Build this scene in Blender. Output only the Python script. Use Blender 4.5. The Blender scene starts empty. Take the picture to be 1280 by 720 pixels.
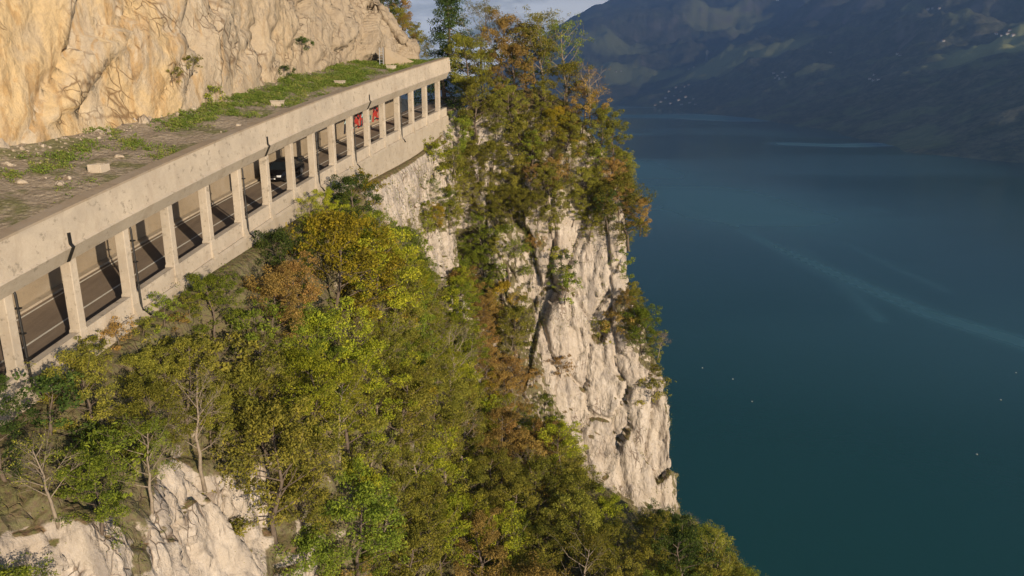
import bpy, bmesh, math, random
import numpy as np
from mathutils import Vector, Matrix
from mathutils.bvhtree import BVHTree
from mathutils import noise as mnoise

random.seed(7); rng = np.random.default_rng(11)
scene = bpy.context.scene
COL = scene.collection
PI = math.pi
F = 950.0; HOR = 258.0
TH = math.atan(HOR / F); CT, ST = math.cos(TH), math.sin(TH)
LAKE = -170.0

def ray(px, py):
    x = (px - 640) / F; u = (360 - py) / F
    return np.array([x, CT + ST * u, -ST + CT * u])
def at(px, py, Y):
    r = ray(px, py); return r * (Y / r[1])
def onplane(px, py, z):
    r = ray(px, py); return r * (z / r[2])
def project(P):
    P = np.asarray(P, float).reshape(-1, 3)
    d = P[:, 1] * CT - P[:, 2] * ST; u = P[:, 1] * ST + P[:, 2] * CT
    return np.stack([640 + F * P[:, 0] / d, 360 - F * u / d, d], 1)

# ------------------------------------------------------------------ tagging
def tag(o, label=None, cat=None, group=None, kind=None):
    if label: o['label'] = label
    if cat: o['category'] = cat
    if group: o['group'] = group
    if kind: o['kind'] = kind
    return o
def empty(name, loc=(0, 0, 0), rz=0.0):
    o = bpy.data.objects.new(name, None); COL.objects.link(o)
    o.location = loc; o.rotation_euler = (0, 0, rz); o.empty_display_size = .3
    return o
def mesh_obj(name, verts, faces, mats=None, parent=None, smooth=False):
    me = bpy.data.meshes.new(name)
    me.from_pydata([tuple(map(float, v)) for v in verts], [], [tuple(int(i) for i in f) for f in faces])
    if mats:
        for m in (mats if isinstance(mats, (list, tuple)) else [mats]): me.materials.append(m)
    if smooth: me.polygons.foreach_set('use_smooth', [True] * len(me.polygons))
    me.update()
    o = bpy.data.objects.new(name, me); COL.objects.link(o)
    if parent: o.parent = parent
    return o
def quads_mesh(name, V, nq, mats, smooth=False):
    """V: (4*nq,3) array of separate quads"""
    me = bpy.data.meshes.new(name)
    me.vertices.add(len(V)); me.vertices.foreach_set('co', V.astype(np.float32).ravel())
    me.loops.add(4 * nq); me.loops.foreach_set('vertex_index', np.arange(4 * nq, dtype=np.int32))
    me.polygons.add(nq); me.polygons.foreach_set('loop_start', np.arange(0, 4 * nq, 4, dtype=np.int32))
    try: me.polygons.foreach_set('loop_total', np.full(nq, 4, dtype=np.int32))
    except Exception: pass
    for m in mats: me.materials.append(m)
    me.update(calc_edges=True); me.validate()
    return me
def grid_obj(name, G, mats, smooth=True, parent=None):
    """G: (nu,nv,3)"""
    nu, nv = G.shape[:2]
    me = bpy.data.meshes.new(name)
    me.vertices.add(nu * nv); me.vertices.foreach_set('co', G.reshape(-1, 3).astype(np.float32).ravel())
    i = np.arange(nu - 1)[:, None] * nv + np.arange(nv - 1)[None, :]
    q = np.stack([i, i + nv, i + nv + 1, i + 1], -1).reshape(-1, 4).astype(np.int32)
    n = len(q)
    me.loops.add(4 * n); me.loops.foreach_set('vertex_index', q.ravel())
    me.polygons.add(n); me.polygons.foreach_set('loop_start', np.arange(0, 4 * n, 4, dtype=np.int32))
    try: me.polygons.foreach_set('loop_total', np.full(n, 4, dtype=np.int32))
    except Exception: pass
    if smooth: me.polygons.foreach_set('use_smooth', np.ones(n, dtype=bool))
    for m in (mats if isinstance(mats, (list, tuple)) else [mats]): me.materials.append(m)
    me.update(calc_edges=True)
    o = bpy.data.objects.new(name, me); COL.objects.link(o)
    if parent: o.parent = parent
    return o, q
class MB:
    def __init__(s): s.v = []; s.f = []
    def add(s, vs, fs):
        b = len(s.v); s.v += [tuple(v) for v in vs]; s.f += [tuple(b + i for i in f) for f in fs]
    def box(s, c, ax, ay, az, hx, hy, hz):
        c = Vector(c); ax = Vector(ax) * hx; ay = Vector(ay) * hy; az = Vector(az) * hz
        vs = [c + ax * i + ay * j + az * k for k in (-1, 1) for j in (-1, 1) for i in (-1, 1)]
        s.add(vs, [(0, 2, 3, 1), (4, 5, 7, 6), (0, 1, 5, 4), (2, 6, 7, 3), (0, 4, 6, 2), (1, 3, 7, 5)])
    def tube(s, pts, rad, n=8, cap=True):
        pts = [Vector(p) for p in pts]; rings = []
        prev = None
        for i, p in enumerate(pts):
            d = (pts[min(i + 1, len(pts) - 1)] - pts[max(i - 1, 0)])
            if d.length < 1e-9: d = Vector((0, 0, 1))
            d.normalize()
            a = prev if prev else (Vector((1, 0, 0)) if abs(d.x) < .9 else Vector((0, 1, 0)))
            b = d.cross(a)
            if b.length < 1e-6: b = d.cross(Vector((0, 1, .1)))
            b.normalize(); a = b.cross(d).normalized(); prev = a
            r = rad[i] if isinstance(rad, (list, tuple)) else rad
            rings.append([p + (a * math.cos(2 * PI * k / n) + b * math.sin(2 * PI * k / n)) * r for k in range(n)])
        vs = [v for r in rings for v in r]; fs = []
        for i in range(len(pts) - 1):
            for k in range(n):
                fs.append((i * n + k, i * n + (k + 1) % n, (i + 1) * n + (k + 1) % n, (i + 1) * n + k))
        if cap: fs += [tuple(range(n))[::-1], tuple((len(pts) - 1) * n + k for k in range(n))]
        s.add(vs, fs)
    def sweep(s, rings, closed=True, cap=True):
        n = len(rings[0]); vs = [v for r in rings for v in r]; fs = []
        for i in range(len(rings) - 1):
            for k in range(n if closed else n - 1):
                fs.append((i * n + k, i * n + (k + 1) % n, (i + 1) * n + (k + 1) % n, (i + 1) * n + k))
        if cap and closed: fs += [tuple(range(n))[::-1], tuple((len(rings) - 1) * n + k for k in range(n))]
        s.add(vs, fs)
    def build(s, name, mat, parent=None, smooth=False, bevel=0):
        o = mesh_obj(name, s.v, s.f, mat, parent, smooth)
        bm = bmesh.new(); bm.from_mesh(o.data); bmesh.ops.recalc_face_normals(bm, faces=bm.faces); bm.to_mesh(o.data); bm.free()
        if bevel:
            m = o.modifiers.new('Bevel', 'BEVEL'); m.width = bevel; m.segments = 2; m.limit_method = 'ANGLE'
        return o

# ------------------------------------------------------------------ numpy noise
_perm = rng.permutation(256); _perm = np.concatenate([_perm, _perm, _perm])
_g = rng.normal(size=(256, 3)); _g /= np.linalg.norm(_g, axis=1)[:, None]
def perlin(P):
    P = np.asarray(P, float); sh = P.shape[:-1]; P = P.reshape(-1, 3)
    i = np.floor(P).astype(int); f = P - i; w = f * f * f * (f * (f * 6 - 15) + 10)
    out = 0
    for dx in (0, 1):
        for dy in (0, 1):
            for dz in (0, 1):
                h = _perm[(_perm[(_perm[(i[:, 0] + dx) & 255] + i[:, 1] + dy) & 255] + i[:, 2] + dz) & 255]
                g = _g[h]; d = f - np.array([dx, dy, dz])
                ww = (w[:, 0] if dx else 1 - w[:, 0]) * (w[:, 1] if dy else 1 - w[:, 1]) * (w[:, 2] if dz else 1 - w[:, 2])
                out = out + ww * (g * d).sum(1)
    return (out * 1.5).reshape(sh)
def fbm(P, oct=4, gain=.5):
    P = np.asarray(P, float)
    a = 1; s = 0
    for k in range(oct):
        s = s + a * perlin(P * 2 ** k + k * 17.3); a *= gain
    return s
def ridged(P, oct=4, gain=.5):
    P = np.asarray(P, float)
    a = 1; s = 0
    for k in range(oct):
        s = s + a * (1 - 2 * np.abs(perlin(P * 2 ** k + k * 9.1))); a *= gain
    return s
def hsh(i, k):
    h = _perm[(_perm[(_perm[i[..., 0] & 255] + i[..., 1]) & 255] + i[..., 2] + 37 * k) & 255]
    return _perm[(h + 91 * k + 13) & 255] / 255.0
def plates(P, tilt=.6):
    """faceted blocks: every Worley cell is a tilted plane; returns height, edge distance"""
    P = np.asarray(P, float); sh = P.shape[:-1]; P = P.reshape(-1, 3)
    base = np.floor(P).astype(int)
    best = np.full(len(P), 9.); sec = np.full(len(P), 9.); hv = np.zeros(len(P))
    for dx in (-1, 0, 1):
        for dy in (-1, 0, 1):
            for dz in (-1, 0, 1):
                c = base + np.array([dx, dy, dz])
                q = c + np.stack([hsh(c, 1), hsh(c, 2), hsh(c, 3)], 1)
                d = P - q; dist = np.sqrt((d * d).sum(1))
                gr = np.stack([hsh(c, 4), hsh(c, 5), hsh(c, 6)], 1) - .5
                h = hsh(c, 7) - .5 + tilt * 2 * (gr * d).sum(1)
                m = dist < best
                sec = np.where(m, best, np.minimum(sec, dist)); hv = np.where(m, h, hv); best = np.where(m, dist, best)
    return hv.reshape(sh), (sec - best).reshape(sh)

# ------------------------------------------------------------------ materials
def newmat(name):
    m = bpy.data.materials.new(name); m.use_nodes = True
    nt = m.node_tree; nt.nodes.clear()
    return m, nt
class NT:
    def __init__(s, nt): s.nt = nt
    def n(s, t, **kw):
        nd = s.nt.nodes.new(t)
        for k, v in kw.items():
            if k.startswith('i_'):
                nd.inputs[k[2:].replace('_', ' ')].default_value = v
            else: setattr(nd, k, v)
        return nd
    def l(s, a, b): s.nt.links.new(a, b)
    def noise(s, vec, scale, detail=5, rough=.55, dist=0.0):
        nd = s.n('ShaderNodeTexNoise'); nd.inputs['Scale'].default_value = scale
        nd.inputs['Detail'].default_value = detail; nd.inputs['Roughness'].default_value = rough
        nd.inputs['Distortion'].default_value = dist
        s.l(vec, nd.inputs['Vector']); return nd.outputs['Fac']
    def mapr(s, v, a, b, c=0.0, d=1.0):
        nd = s.n('ShaderNodeMapRange'); s.l(v, nd.inputs['Value'])
        for k, x in zip(('From Min', 'From Max', 'To Min', 'To Max'), (a, b, c, d)): nd.inputs[k].default_value = x
        return nd.outputs['Result']
    def mix(s, f, a, b, mode='MIX'):
        nd = s.n('ShaderNodeMix', data_type='RGBA', blend_type=mode)
        if isinstance(f, (int, float)): nd.inputs[0].default_value = f
        else: s.l(f, nd.inputs[0])
        for i, x in ((6, a), (7, b)):
            if isinstance(x, (tuple, list)): nd.inputs[i].default_value = (*x[:3], 1)
            else: s.l(x, nd.inputs[i])
        return nd.outputs[2]
    def math(s, op, a, b=None):
        nd = s.n('ShaderNodeMath', operation=op)
        for i, x in enumerate((a, b)):
            if x is None: continue
            if isinstance(x, (int, float)): nd.inputs[i].default_value = x
            else: s.l(x, nd.inputs[i])
        return nd.outputs[0]
    def scaled(s, vec, sc, rot=(0, 0, 0)):
        nd = s.n('ShaderNodeMapping'); nd.inputs['Scale'].default_value = sc; nd.inputs['Rotation'].default_value = rot
        s.l(vec, nd.inputs['Vector']); return nd.outputs[0]
    def pos(s): return s.n('ShaderNodeNewGeometry').outputs['Position']
    def bsdf(s, col, rough=.8, bump=None, bstr=.5, bdist=.1, spec=.3, metal=0.0):
        b = s.n('ShaderNodeBsdfPrincipled')
        if isinstance(col, (tuple, list)): b.inputs['Base Color'].default_value = (*col[:3], 1)
        else: s.l(col, b.inputs['Base Color'])
        if isinstance(rough, (int, float)): b.inputs['Roughness'].default_value = rough
        else: s.l(rough, b.inputs['Roughness'])
        b.inputs['Specular IOR Level'].default_value = spec; b.inputs['Metallic'].default_value = metal
        if bump is not None:
            bn = s.n('ShaderNodeBump'); bn.inputs['Strength'].default_value = bstr; bn.inputs['Distance'].default_value = bdist
            s.l(bump, bn.inputs['Height']); s.l(bn.outputs[0], b.inputs['Normal'])
        o = s.n('ShaderNodeOutputMaterial'); s.l(b.outputs[0], o.inputs['Surface'])
        return b

def rock_mat(name, ca, cb, cc, gold=None, litter=True, streak=1.0, soil=False):
    m, nt = newmat(name); N = NT(nt); p = N.pos()
    big = N.noise(p, .12, 4); med = N.noise(p, .7, 6, .6); fine = N.noise(p, 4.0, 6, .65)
    vs = N.noise(N.scaled(p, (1.1, 1.1, .13)), 1.0, 6, .6, .6)
    col = N.mix(N.mapr(big, .35, .65), ca, cb)
    col = N.mix(N.mapr(med, .45, .7), col, cc)
    if gold:
        gl = N.noise(N.scaled(p, (.22, .22, .10)), 1.0, 5, .6, .8)
        sep = N.n('ShaderNodeSeparateXYZ'); N.l(p, sep.inputs[0])
        left = N.mapr(sep.outputs['Y'], 50, 82, 1, 0)
        col = N.mix(N.math('MULTIPLY', N.mapr(gl, .46, .58), left), col, gold[0])
        g2 = N.noise(N.scaled(p, (.5, .5, .13)), 1.3, 6, .65, 1.2)
        col = N.mix(N.math('MULTIPLY', N.math('MULTIPLY', N.mapr(g2, .53, .61), left), .8), col, gold[1])
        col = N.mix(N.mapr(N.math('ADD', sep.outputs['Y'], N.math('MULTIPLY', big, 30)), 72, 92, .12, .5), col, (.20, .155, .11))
    col = N.mix(N.mapr(vs, .50, .66, 0, .55 * streak), col, (.17, .15, .14))
    col = N.mix(N.mapr(fine, .35, .7, .0, .35), col, tuple(x * .55 for x in cb))
    # fine cracks
    vd = N.n('ShaderNodeVectorMath', operation='ADD'); nn = N.n('ShaderNodeTexNoise'); nn.inputs['Scale'].default_value = .9
    N.l(p, nn.inputs['Vector'])
    sub = N.n('ShaderNodeVectorMath', operation='SCALE'); sub.inputs['Scale'].default_value = .4
    N.l(nn.outputs['Color'], sub.inputs[0]); N.l(p, vd.inputs[0]); N.l(sub.outputs[0], vd.inputs[1])
    vo = N.n('ShaderNodeTexVoronoi', feature='DISTANCE_TO_EDGE'); vo.inputs['Scale'].default_value = .42
    N.l(N.scaled(N.scaled(vd.outputs[0], (1, 1, 1), (.75, 0, 0)), (.8, .22, 1.1)) if gold else N.scaled(vd.outputs[0], (1.2, 1.2, .3), (.25, .45, 0)), vo.inputs['Vector'])
    crack = N.mapr(vo.outputs['Distance'], .0, .035)
    vo2 = N.n('ShaderNodeTexVoronoi', feature='DISTANCE_TO_EDGE'); vo2.inputs['Scale'].default_value = 1.5
    N.l(N.scaled(N.scaled(vd.outputs[0], (1, 1, 1), (.75, 0, 0)), (.8, .3, 1.0)) if gold else N.scaled(vd.outputs[0], (1.2, 1.2, .35), (.1, -.2, 0)), vo2.inputs['Vector'])
    crack2 = N.mapr(vo2.outputs['Distance'], .0, .05)
    gate = N.mapr(N.noise(p, .35, 3), .5, .62)
    ck = N.mix(gate, (1, 1, 1), N.mix(1.0, crack, crack2, 'MULTIPLY'))
    col = N.mix(1.0, col, N.mix(ck, (.42, .36, .32), (1, 1, 1)), 'MULTIPLY')
    if litter:
        g = N.n('ShaderNodeNewGeometry'); sp = N.n('ShaderNodeSeparateXYZ'); N.l(g.outputs['Normal'], sp.inputs[0])
        lf = N.math('ADD', N.mapr(sp.outputs['Z'], .55, .8, 0, 1), N.mapr(med, .3, .7, -.35, .35))
        soil = N.mix(N.mapr(fine, .4, .6), (.17, .11, .065), (.12, .115, .045))
        col = N.mix(N.mapr(lf, .35, .65), col, soil)
    vf = N.n('ShaderNodeTexVoronoi', distance='CHEBYCHEV'); vf.inputs['Scale'].default_value = 1.9; vf.inputs['Randomness'].default_value = 1.0
    N.l(N.scaled(vd.outputs[0], (1, 1, .5), (.2, .35, .3)), vf.inputs['Vector'])
    vff = N.n('ShaderNodeTexNoise', noise_type='RIDGED_MULTIFRACTAL'); vff.inputs['Scale'].default_value = 1.3; vff.inputs['Detail'].default_value = 7
    N.l(N.scaled(p, (1, 1, .35)), vff.inputs['Vector'])
    col = N.mix(N.mapr(vff.outputs['Fac'], .9, 2.0, 0, .30), col, (.26, .20, .15))
    if soil:
        at_ = N.n('ShaderNodeAttribute', attribute_name='soil')
        so_ = N.math('ADD', at_.outputs['Fac'], N.mapr(med, .3, .7, -.42, .32))
        earth = N.mix(N.mapr(fine, .38, .62), (.115, .085, .05), (.13, .125, .05))
        col = N.mix(N.mapr(so_, .45, .62, 0, .92), col, earth)
    h = N.math('ADD', N.math('MULTIPLY', fine, .6), N.math('MULTIPLY', vf.outputs['Distance'], .9))
    h = N.math('ADD', h, N.math('MULTIPLY', vs, .12 if gold else .4))
    cs = N.n('ShaderNodeSeparateColor'); N.l(ck, cs.inputs[0])
    h = N.math('ADD', h, N.math('MULTIPLY', cs.outputs[0], .35))
    N.bsdf(col, .9, h, .55 if gold else .75, .3, .15)
    return m

def concrete_mat(name, base=(.50, .43, .34), dark=(.30, .25, .19), stain=1.0):
    m, nt = newmat(name); N = NT(nt); p = N.pos()
    a = N.noise(p, .5, 6, .65); b = N.noise(N.scaled(p, (1, 1, .45)), .8, 6, .65, .3); c = N.noise(p, 9, 5, .7)
    col = N.mix(N.mapr(a, .35, .7), base, tuple(x * .82 for x in base))
    col = N.mix(N.mapr(b, .5, .72, 0, .65 * stain), col, dark)
    col = N.mix(N.mapr(c, .4, .75, 0, .3), col, dark)
    lg = N.noise(N.scaled(p, (1, 1, 1.3)), .28, 5, .7, .5)
    col = N.mix(N.mapr(lg, .47, .62, 0, .45 * stain), col, (.36, .31, .25))
    sp = N.noise(p, 2.6, 6, .7)
    col = N.mix(N.mapr(sp, .57, .66, 0, .55 * stain), col, (.2, .17, .13))
    wv = N.n('ShaderNodeTexWave', bands_direction='Z'); wv.inputs['Scale'].default_value = 1.1; wv.inputs['Distortion'].default_value = .3
    N.l(p, wv.inputs['Vector'])
    h = N.math('ADD', c, N.math('MULTIPLY', wv.outputs['Fac'], .15))
    N.bsdf(col, .88, h, .35, .05, .2)
    return m

LEAFGAIN = 2.65
def leaf_mat(name, cols, hue=.014, trans=.32):
    m, nt = newmat(name); N = NT(nt)
    g = N.n('ShaderNodeNewGeometry'); oi = N.n('ShaderNodeObjectInfo'); tc = N.n('ShaderNodeTexCoord')
    cl = N.noise(tc.outputs['Object'], .9, 3, .6)
    f = N.math('ADD', N.math('MULTIPLY', g.outputs['Random Per Island'], .55), N.mapr(cl, .3, .7, -.1, .55))
    r = N.n('ShaderNodeValToRGB'); N.l(f, r.inputs[0])
    e = r.color_ramp.elements
    while len(e) < len(cols): e.new(.5)
    for i, c in enumerate(cols):
        c = tuple(min(.6, x * LEAFGAIN) for x in c)
        e[i].position = i / (len(cols) - 1); e[i].color = (*c, 1)
    hs = N.n('ShaderNodeHueSaturation'); N.l(r.outputs[0], hs.inputs['Color'])
    N.l(N.mapr(oi.outputs['Random'], 0, 1, .5 - hue, .5 + hue * .6), hs.inputs['Hue'])
    rr = N.math('FRACT', N.math('MULTIPLY', oi.outputs['Random'], 7.31))
    N.l(N.mapr(rr, 0, 1, .7, 1.3), hs.inputs['Value'])
    hs.inputs['Saturation'].default_value = 1.04
    d = N.n('ShaderNodeBsdfDiffuse'); t = N.n('ShaderNodeBsdfTranslucent')
    N.l(hs.outputs[0], d.inputs['Color'])
    tcx = N.mix(1.0, hs.outputs[0], (1.0, 1.0, .55), 'MULTIPLY'); N.l(tcx, t.inputs['Color'])
    mx = N.n('ShaderNodeMixShader'); mx.inputs[0].default_value = trans
    N.l(d.outputs[0], mx.inputs[1]); N.l(t.outputs[0], mx.inputs[2])
    o = N.n('ShaderNodeOutputMaterial'); N.l(mx.outputs[0], o.inputs[0])
    return m

def plain(name, col, rough=.6, metal=0, spec=.4, var=.25, scale=3.0):
    m, nt = newmat(name); N = NT(nt); p = N.n('ShaderNodeTexCoord').outputs['Object']
    a = N.noise(p, scale, 5, .6)
    c = N.mix(N.mapr(a, .3, .7, 0, 1), col, tuple(x * (1 - var) for x in col))
    N.bsdf(c, rough, a, .15, .02, spec, metal)
    return m

M = {}
M['rock'] = rock_mat('limestone', (.48, .415, .345), (.39, .325, .265), (.55, .485, .42), streak=1.15, soil=True)
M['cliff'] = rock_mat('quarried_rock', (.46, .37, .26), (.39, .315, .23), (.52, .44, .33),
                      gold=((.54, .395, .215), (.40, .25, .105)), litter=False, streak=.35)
M['concrete'] = concrete_mat('concrete', (.50, .425, .335), (.33, .265, .20), 1.3)
M['concrete_worn'] = concrete_mat('concrete_worn', (.43, .365, .285), (.28, .225, .165), 1.2)
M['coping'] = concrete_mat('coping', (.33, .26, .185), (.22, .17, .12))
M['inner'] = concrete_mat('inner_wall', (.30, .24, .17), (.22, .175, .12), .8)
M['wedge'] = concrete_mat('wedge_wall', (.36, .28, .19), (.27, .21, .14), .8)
M['pipe'] = plain('pipe', (.02, .018, .016), .5)
M['metal'] = plain('galvanised', (.55, .56, .57), .45, .6)
M['bark'] = plain('bark', (.16, .12, .09), .9, var=.5)
M['bark_pale'] = plain('bark_pale', (.30, .24, .18), .9, var=.4)
LEAF = {
 'green': leaf_mat('leaf_green', [(.024, .036, .008), (.062, .078, .013), (.118, .130, .020)]),
 'lime': leaf_mat('leaf_lime', [(.040, .052, .008), (.105, .115, .014), (.185, .175, .022)]),
 'olive': leaf_mat('leaf_olive', [(.034, .038, .010), (.082, .080, .016), (.150, .135, .026)]),
 'gold': leaf_mat('leaf_gold', [(.050, .046, .010), (.120, .095, .014), (.20, .145, .02)]),
 'rust': leaf_mat('leaf_rust', [(.055, .042, .016), (.115, .078, .026), (.19, .125, .042)]),
 'dark': leaf_mat('leaf_dark', [(.009, .016, .006), (.022, .034, .009), (.046, .058, .014)], trans=.2),
}
def grass_mat():
    return leaf_mat('leaf_grass', [(.028, .044, .010), (.055, .075, .016), (.11, .10, .035)], hue=0)
M['grass'] = grass_mat()
M['under'] = leaf_mat('leaf_under', [(.020, .020, .008), (.040, .046, .010), (.075, .078, .016), (.095, .068, .025)], hue=0)

# ------------------------------------------------------------------ gallery line
CX = [-20.55, 9.32, -1.61, 4.25]; CY = [29.79, 61.48, 5.57, -4.12]; CZ = [-11.81, 10.6, -4.42, 2.31]
def _pv(c, t): return c[0] + c[1] * t + c[2] * t * t + c[3] * t ** 3
def _dv(c, t): return c[1] + 2 * c[2] * t + 3 * c[3] * t * t
def G(t):
    if t < 0: p = [_pv(c, 0) + _dv(c, 0) * t for c in (CX, CY, CZ)]; p[2] += .0; return np.array(p)
    if t > 1: return np.array([_pv(c, 1) + _dv(c, 1) * (t - 1) for c in (CX, CY, CZ)])
    return np.array([_pv(c, t) for c in (CX, CY, CZ)])
def frame(t):
    tt = min(max(t, 0), 1); d = np.array([_dv(CX, tt), _dv(CY, tt), 0.]); d /= np.linalg.norm(d)
    return d, np.array([d[1], -d[0], 0.])
def GP(t, o, dz):
    T, N_ = frame(t); return G(t) + N_ * o + np.array([0, 0, dz])
def tY(Y): return (Y - 29.79) / 62.93 if Y < 29.79 else np.interp(Y, [G(k / 50)[1] for k in range(0, 61)], [k / 50 for k in range(0, 61)])

# ------------------------------------------------------------------ lower hillside loft
wallh = lambda Y: float(np.interp(Y, [10, 30, 50, 65, 80, 92], [1.6, 1.6, 2.0, 2.8, 3.8, 3.6]))
ctrl = []
def gst(Y, prof, r7=None, r8=None):
    t = tY(Y); w = wallh(Y); row = [GP(t, -.6, -w + .3), GP(t, 1.0, -w - .1)]
    for o, dz in prof: row.append(GP(t, o, dz))
    if r7 is not None: row[7] = np.array(r7, float)
    row.append(np.array(r8, float) if r8 is not None else row[7] + np.array([50, 0, -row[7][2] + LAKE - 8 ]) )
    return row
near = [(3.0, -3.4), (4.0, -5.6), (5.6, -12), (9, -23), (17, -36), (40, -58)]
mid = [(2.3, -4.6), (4.8, -8.3), (7.2, -15), (9.5, -24), (16, -35), (40, -55)]
ctrl.append(gst(-30, near)); ctrl.append(gst(-5, near)); ctrl.append(gst(12, near)); ctrl.append(gst(24, near))
ctrl.append(gst(33, [(2.6, -4), (4.6, -7.6), (6.6, -14), (9.5, -24), (17, -35), (40, -56)]))
ctrl.append(gst(43, mid)); ctrl.append(gst(54, mid))
ctrl.append(gst(66, [(2.0, -5.5), (3.4, -9), (5.2, -15), (8.2, -24), (15, -34), (42, -53)]))
ctrl.append(gst(76, [(1.6, -6.8), (2.4, -10), (3.6, -15), (6.2, -24), (12, -35), (39, -54)], r7=(27, 70, -62)))
ctrl.append(gst(86, [(1.5, -8), (2.4, -11.5), (3.6, -16.5), (6.4, -25), (11, -36), (39, -54)], r7=(26.5, 72, -63)))
def st(*rows): ctrl.append([np.array(r, float) for r in rows] + [np.array([rows[-1][0] + 45, rows[-1][1] - 2, LAKE - 8])])
st((-7, 97, -4), (-6.6, 95.5, -6.5), (-6.4, 94.5, -10), (-6, 93.5, -15), (-5, 92, -23), (-3, 88, -33), (1.5, 81, -43.5), (26, 73.5, -64))
st((-3.5, 101, -2.0), (-3, 98, -4), (-2.6, 95.8, -8), (-2.0, 93.5, -15), (-1.2, 92, -24), (0, 89, -34), (3.5, 83, -44.5), (26.5, 75, -66))
st((2, 102, -1), (2.5, 98.5, -3), (3, 96, -7), (3.4, 93.4, -14), (3.6, 91.8, -24), (4, 89.2, -34), (6.5, 84, -46), (27, 76, -67))
st((6, 102, -2), (8, 98, -5), (8.6, 95.5, -9.5), (9, 93.3, -17), (9.2, 91.5, -28), (9.8, 88.8, -38), (11, 84.5, -48), (27.5, 77, -68))
st((9, 102, -5), (12, 97.5, -9), (13, 94.7, -13.5), (13.6, 92.4, -20), (15.0, 90.3, -30), (17.2, 88, -40), (18.4, 84.8, -52.5), (28, 78, -68.5))
st((10, 104, -7), (13, 101, -12), (14.3, 98, -16), (14.3, 96, -23), (17.0, 93.2, -31), (20.2, 90.3, -41), (21.8, 86.5, -55), (28.5, 80, -69))
st((8, 110, -7), (11, 110, -13), (12, 109, -18), (12, 108, -25), (14, 107, -35), (15.5, 106, -46), (17, 105, -58), (30, 100, -72))
st((-2, 128, -6), (1, 128, -14), (2, 128, -20), (2, 128, -28), (3, 128, -38), (4, 128, -50), (8, 128, -62), (25, 128, -90))
st((-40, 170, 0), (-35, 172, -10), (-34, 172, -20), (-33, 172, -30), (-30, 172, -42), (-28, 172, -55), (-20, 172, -70), (0, 175, -100))
st((-150, 260, 20), (-140, 265, 0), (-138, 265, -15), (-136, 265, -30), (-132, 265, -45), (-128, 265, -60), (-115, 265, -80), (-90, 270, -110))
C = np.array(ctrl)
def crom(C, n_list, axis):
    C = np.moveaxis(C, axis, 0); out = []
    for i in range(len(C) - 1):
        p0, p1, p2, p3 = C[max(i - 1, 0)], C[i], C[i + 1], C[min(i + 2, len(C) - 1)]
        if i == 0: p0 = 2 * p1 - p2
        if i + 2 > len(C) - 1: p3 = 2 * p2 - p1
        n = n_list[i]
        for k in range(n):
            s = k / n
            out.append(.5 * ((2 * p1) + (-p0 + p2) * s + (2 * p0 - 5 * p1 + 4 * p2 - p3) * s * s + (-p0 + 3 * p1 - 3 * p2 + p3) * s ** 3))
    out.append(C[-1])
    return np.moveaxis(np.array(out), 0, axis)
nU = [8, 20, 50, 50, 50, 52, 56, 48, 46, 40, 26, 28, 30, 26, 22, 26, 24, 14, 8]
nV = [8, 16, 22, 34, 44, 44, 36, 12]
L0 = crom(crom(C, nU, 0), nV, 1)
def normals(Gd):
    du = np.gradient(Gd, axis=0); dv = np.gradient(Gd, axis=1)
    n = np.cross(du, dv); n /= (np.linalg.norm(n, axis=2)[..., None] + 1e-9); return n
nrm = normals(L0)
if nrm[120, 60, 0] < 0: nrm = -nrm
vv = np.arange(L0.shape[1]); edge = np.clip((vv - 8) / 16., 0, 1)[None, :, None]
Q = L0 * np.array([.16, .16, .10])
steep = np.clip(1.25 - np.abs(nrm[..., 2:3]) * 1.2, .25, 1)
h1, e1 = plates(L0 * np.array([.24, .24, .08]) + .12 * perlin(L0 * .25)[..., None], .45)
h2, e2 = plates(L0 * np.array([.85, .85, .30]) + 5 + .1 * perlin(L0 * .7)[..., None], .8)
rib = ridged(L0 * np.array([.28, .28, .05]) + 3, 3)
h3, e3 = plates(L0 * np.array([2.2, 2.2, .8]) + 9, .7)
def terr(x, k): return np.floor(x * k) / k
rough_k = np.interp(L0[..., 1], [30, 50, 75, 90], [1.0, .9, .85, .85])
disp = .8 * fbm(Q, 2) + rough_k * (2.0 * h1 + .55 * h2 + .20 * h3) + .12 * terr(rib - .8, 4) - .95 * np.clip(.07 - e1, 0, .07) / .07 - .12 * np.clip(.12 - e2, 0, .12) / .12 + .10 * fbm(L0 * 1.4, 3)
# dark cleft between gallery rock and the spur
def cleft(c, w, dpt):
    d = np.linalg.norm((L0 - np.array(c)) / np.array(w), axis=2); return -dpt * np.exp(-d * d)
disp = disp + cleft((-5.4, 93, -19), (1.6, 4, 9), 2.6)
LV = L0 + nrm * disp[..., None] * steep * (.08 + .92 * edge)
hill, hq = grid_obj('hillside', LV, M['rock'], smooth=False)
tag(hill, kind='structure')
HILL = hill
bvh = BVHTree.FromPolygons([Vector(v) for v in LV.reshape(-1, 3)], [tuple(q) for q in hq])

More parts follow.
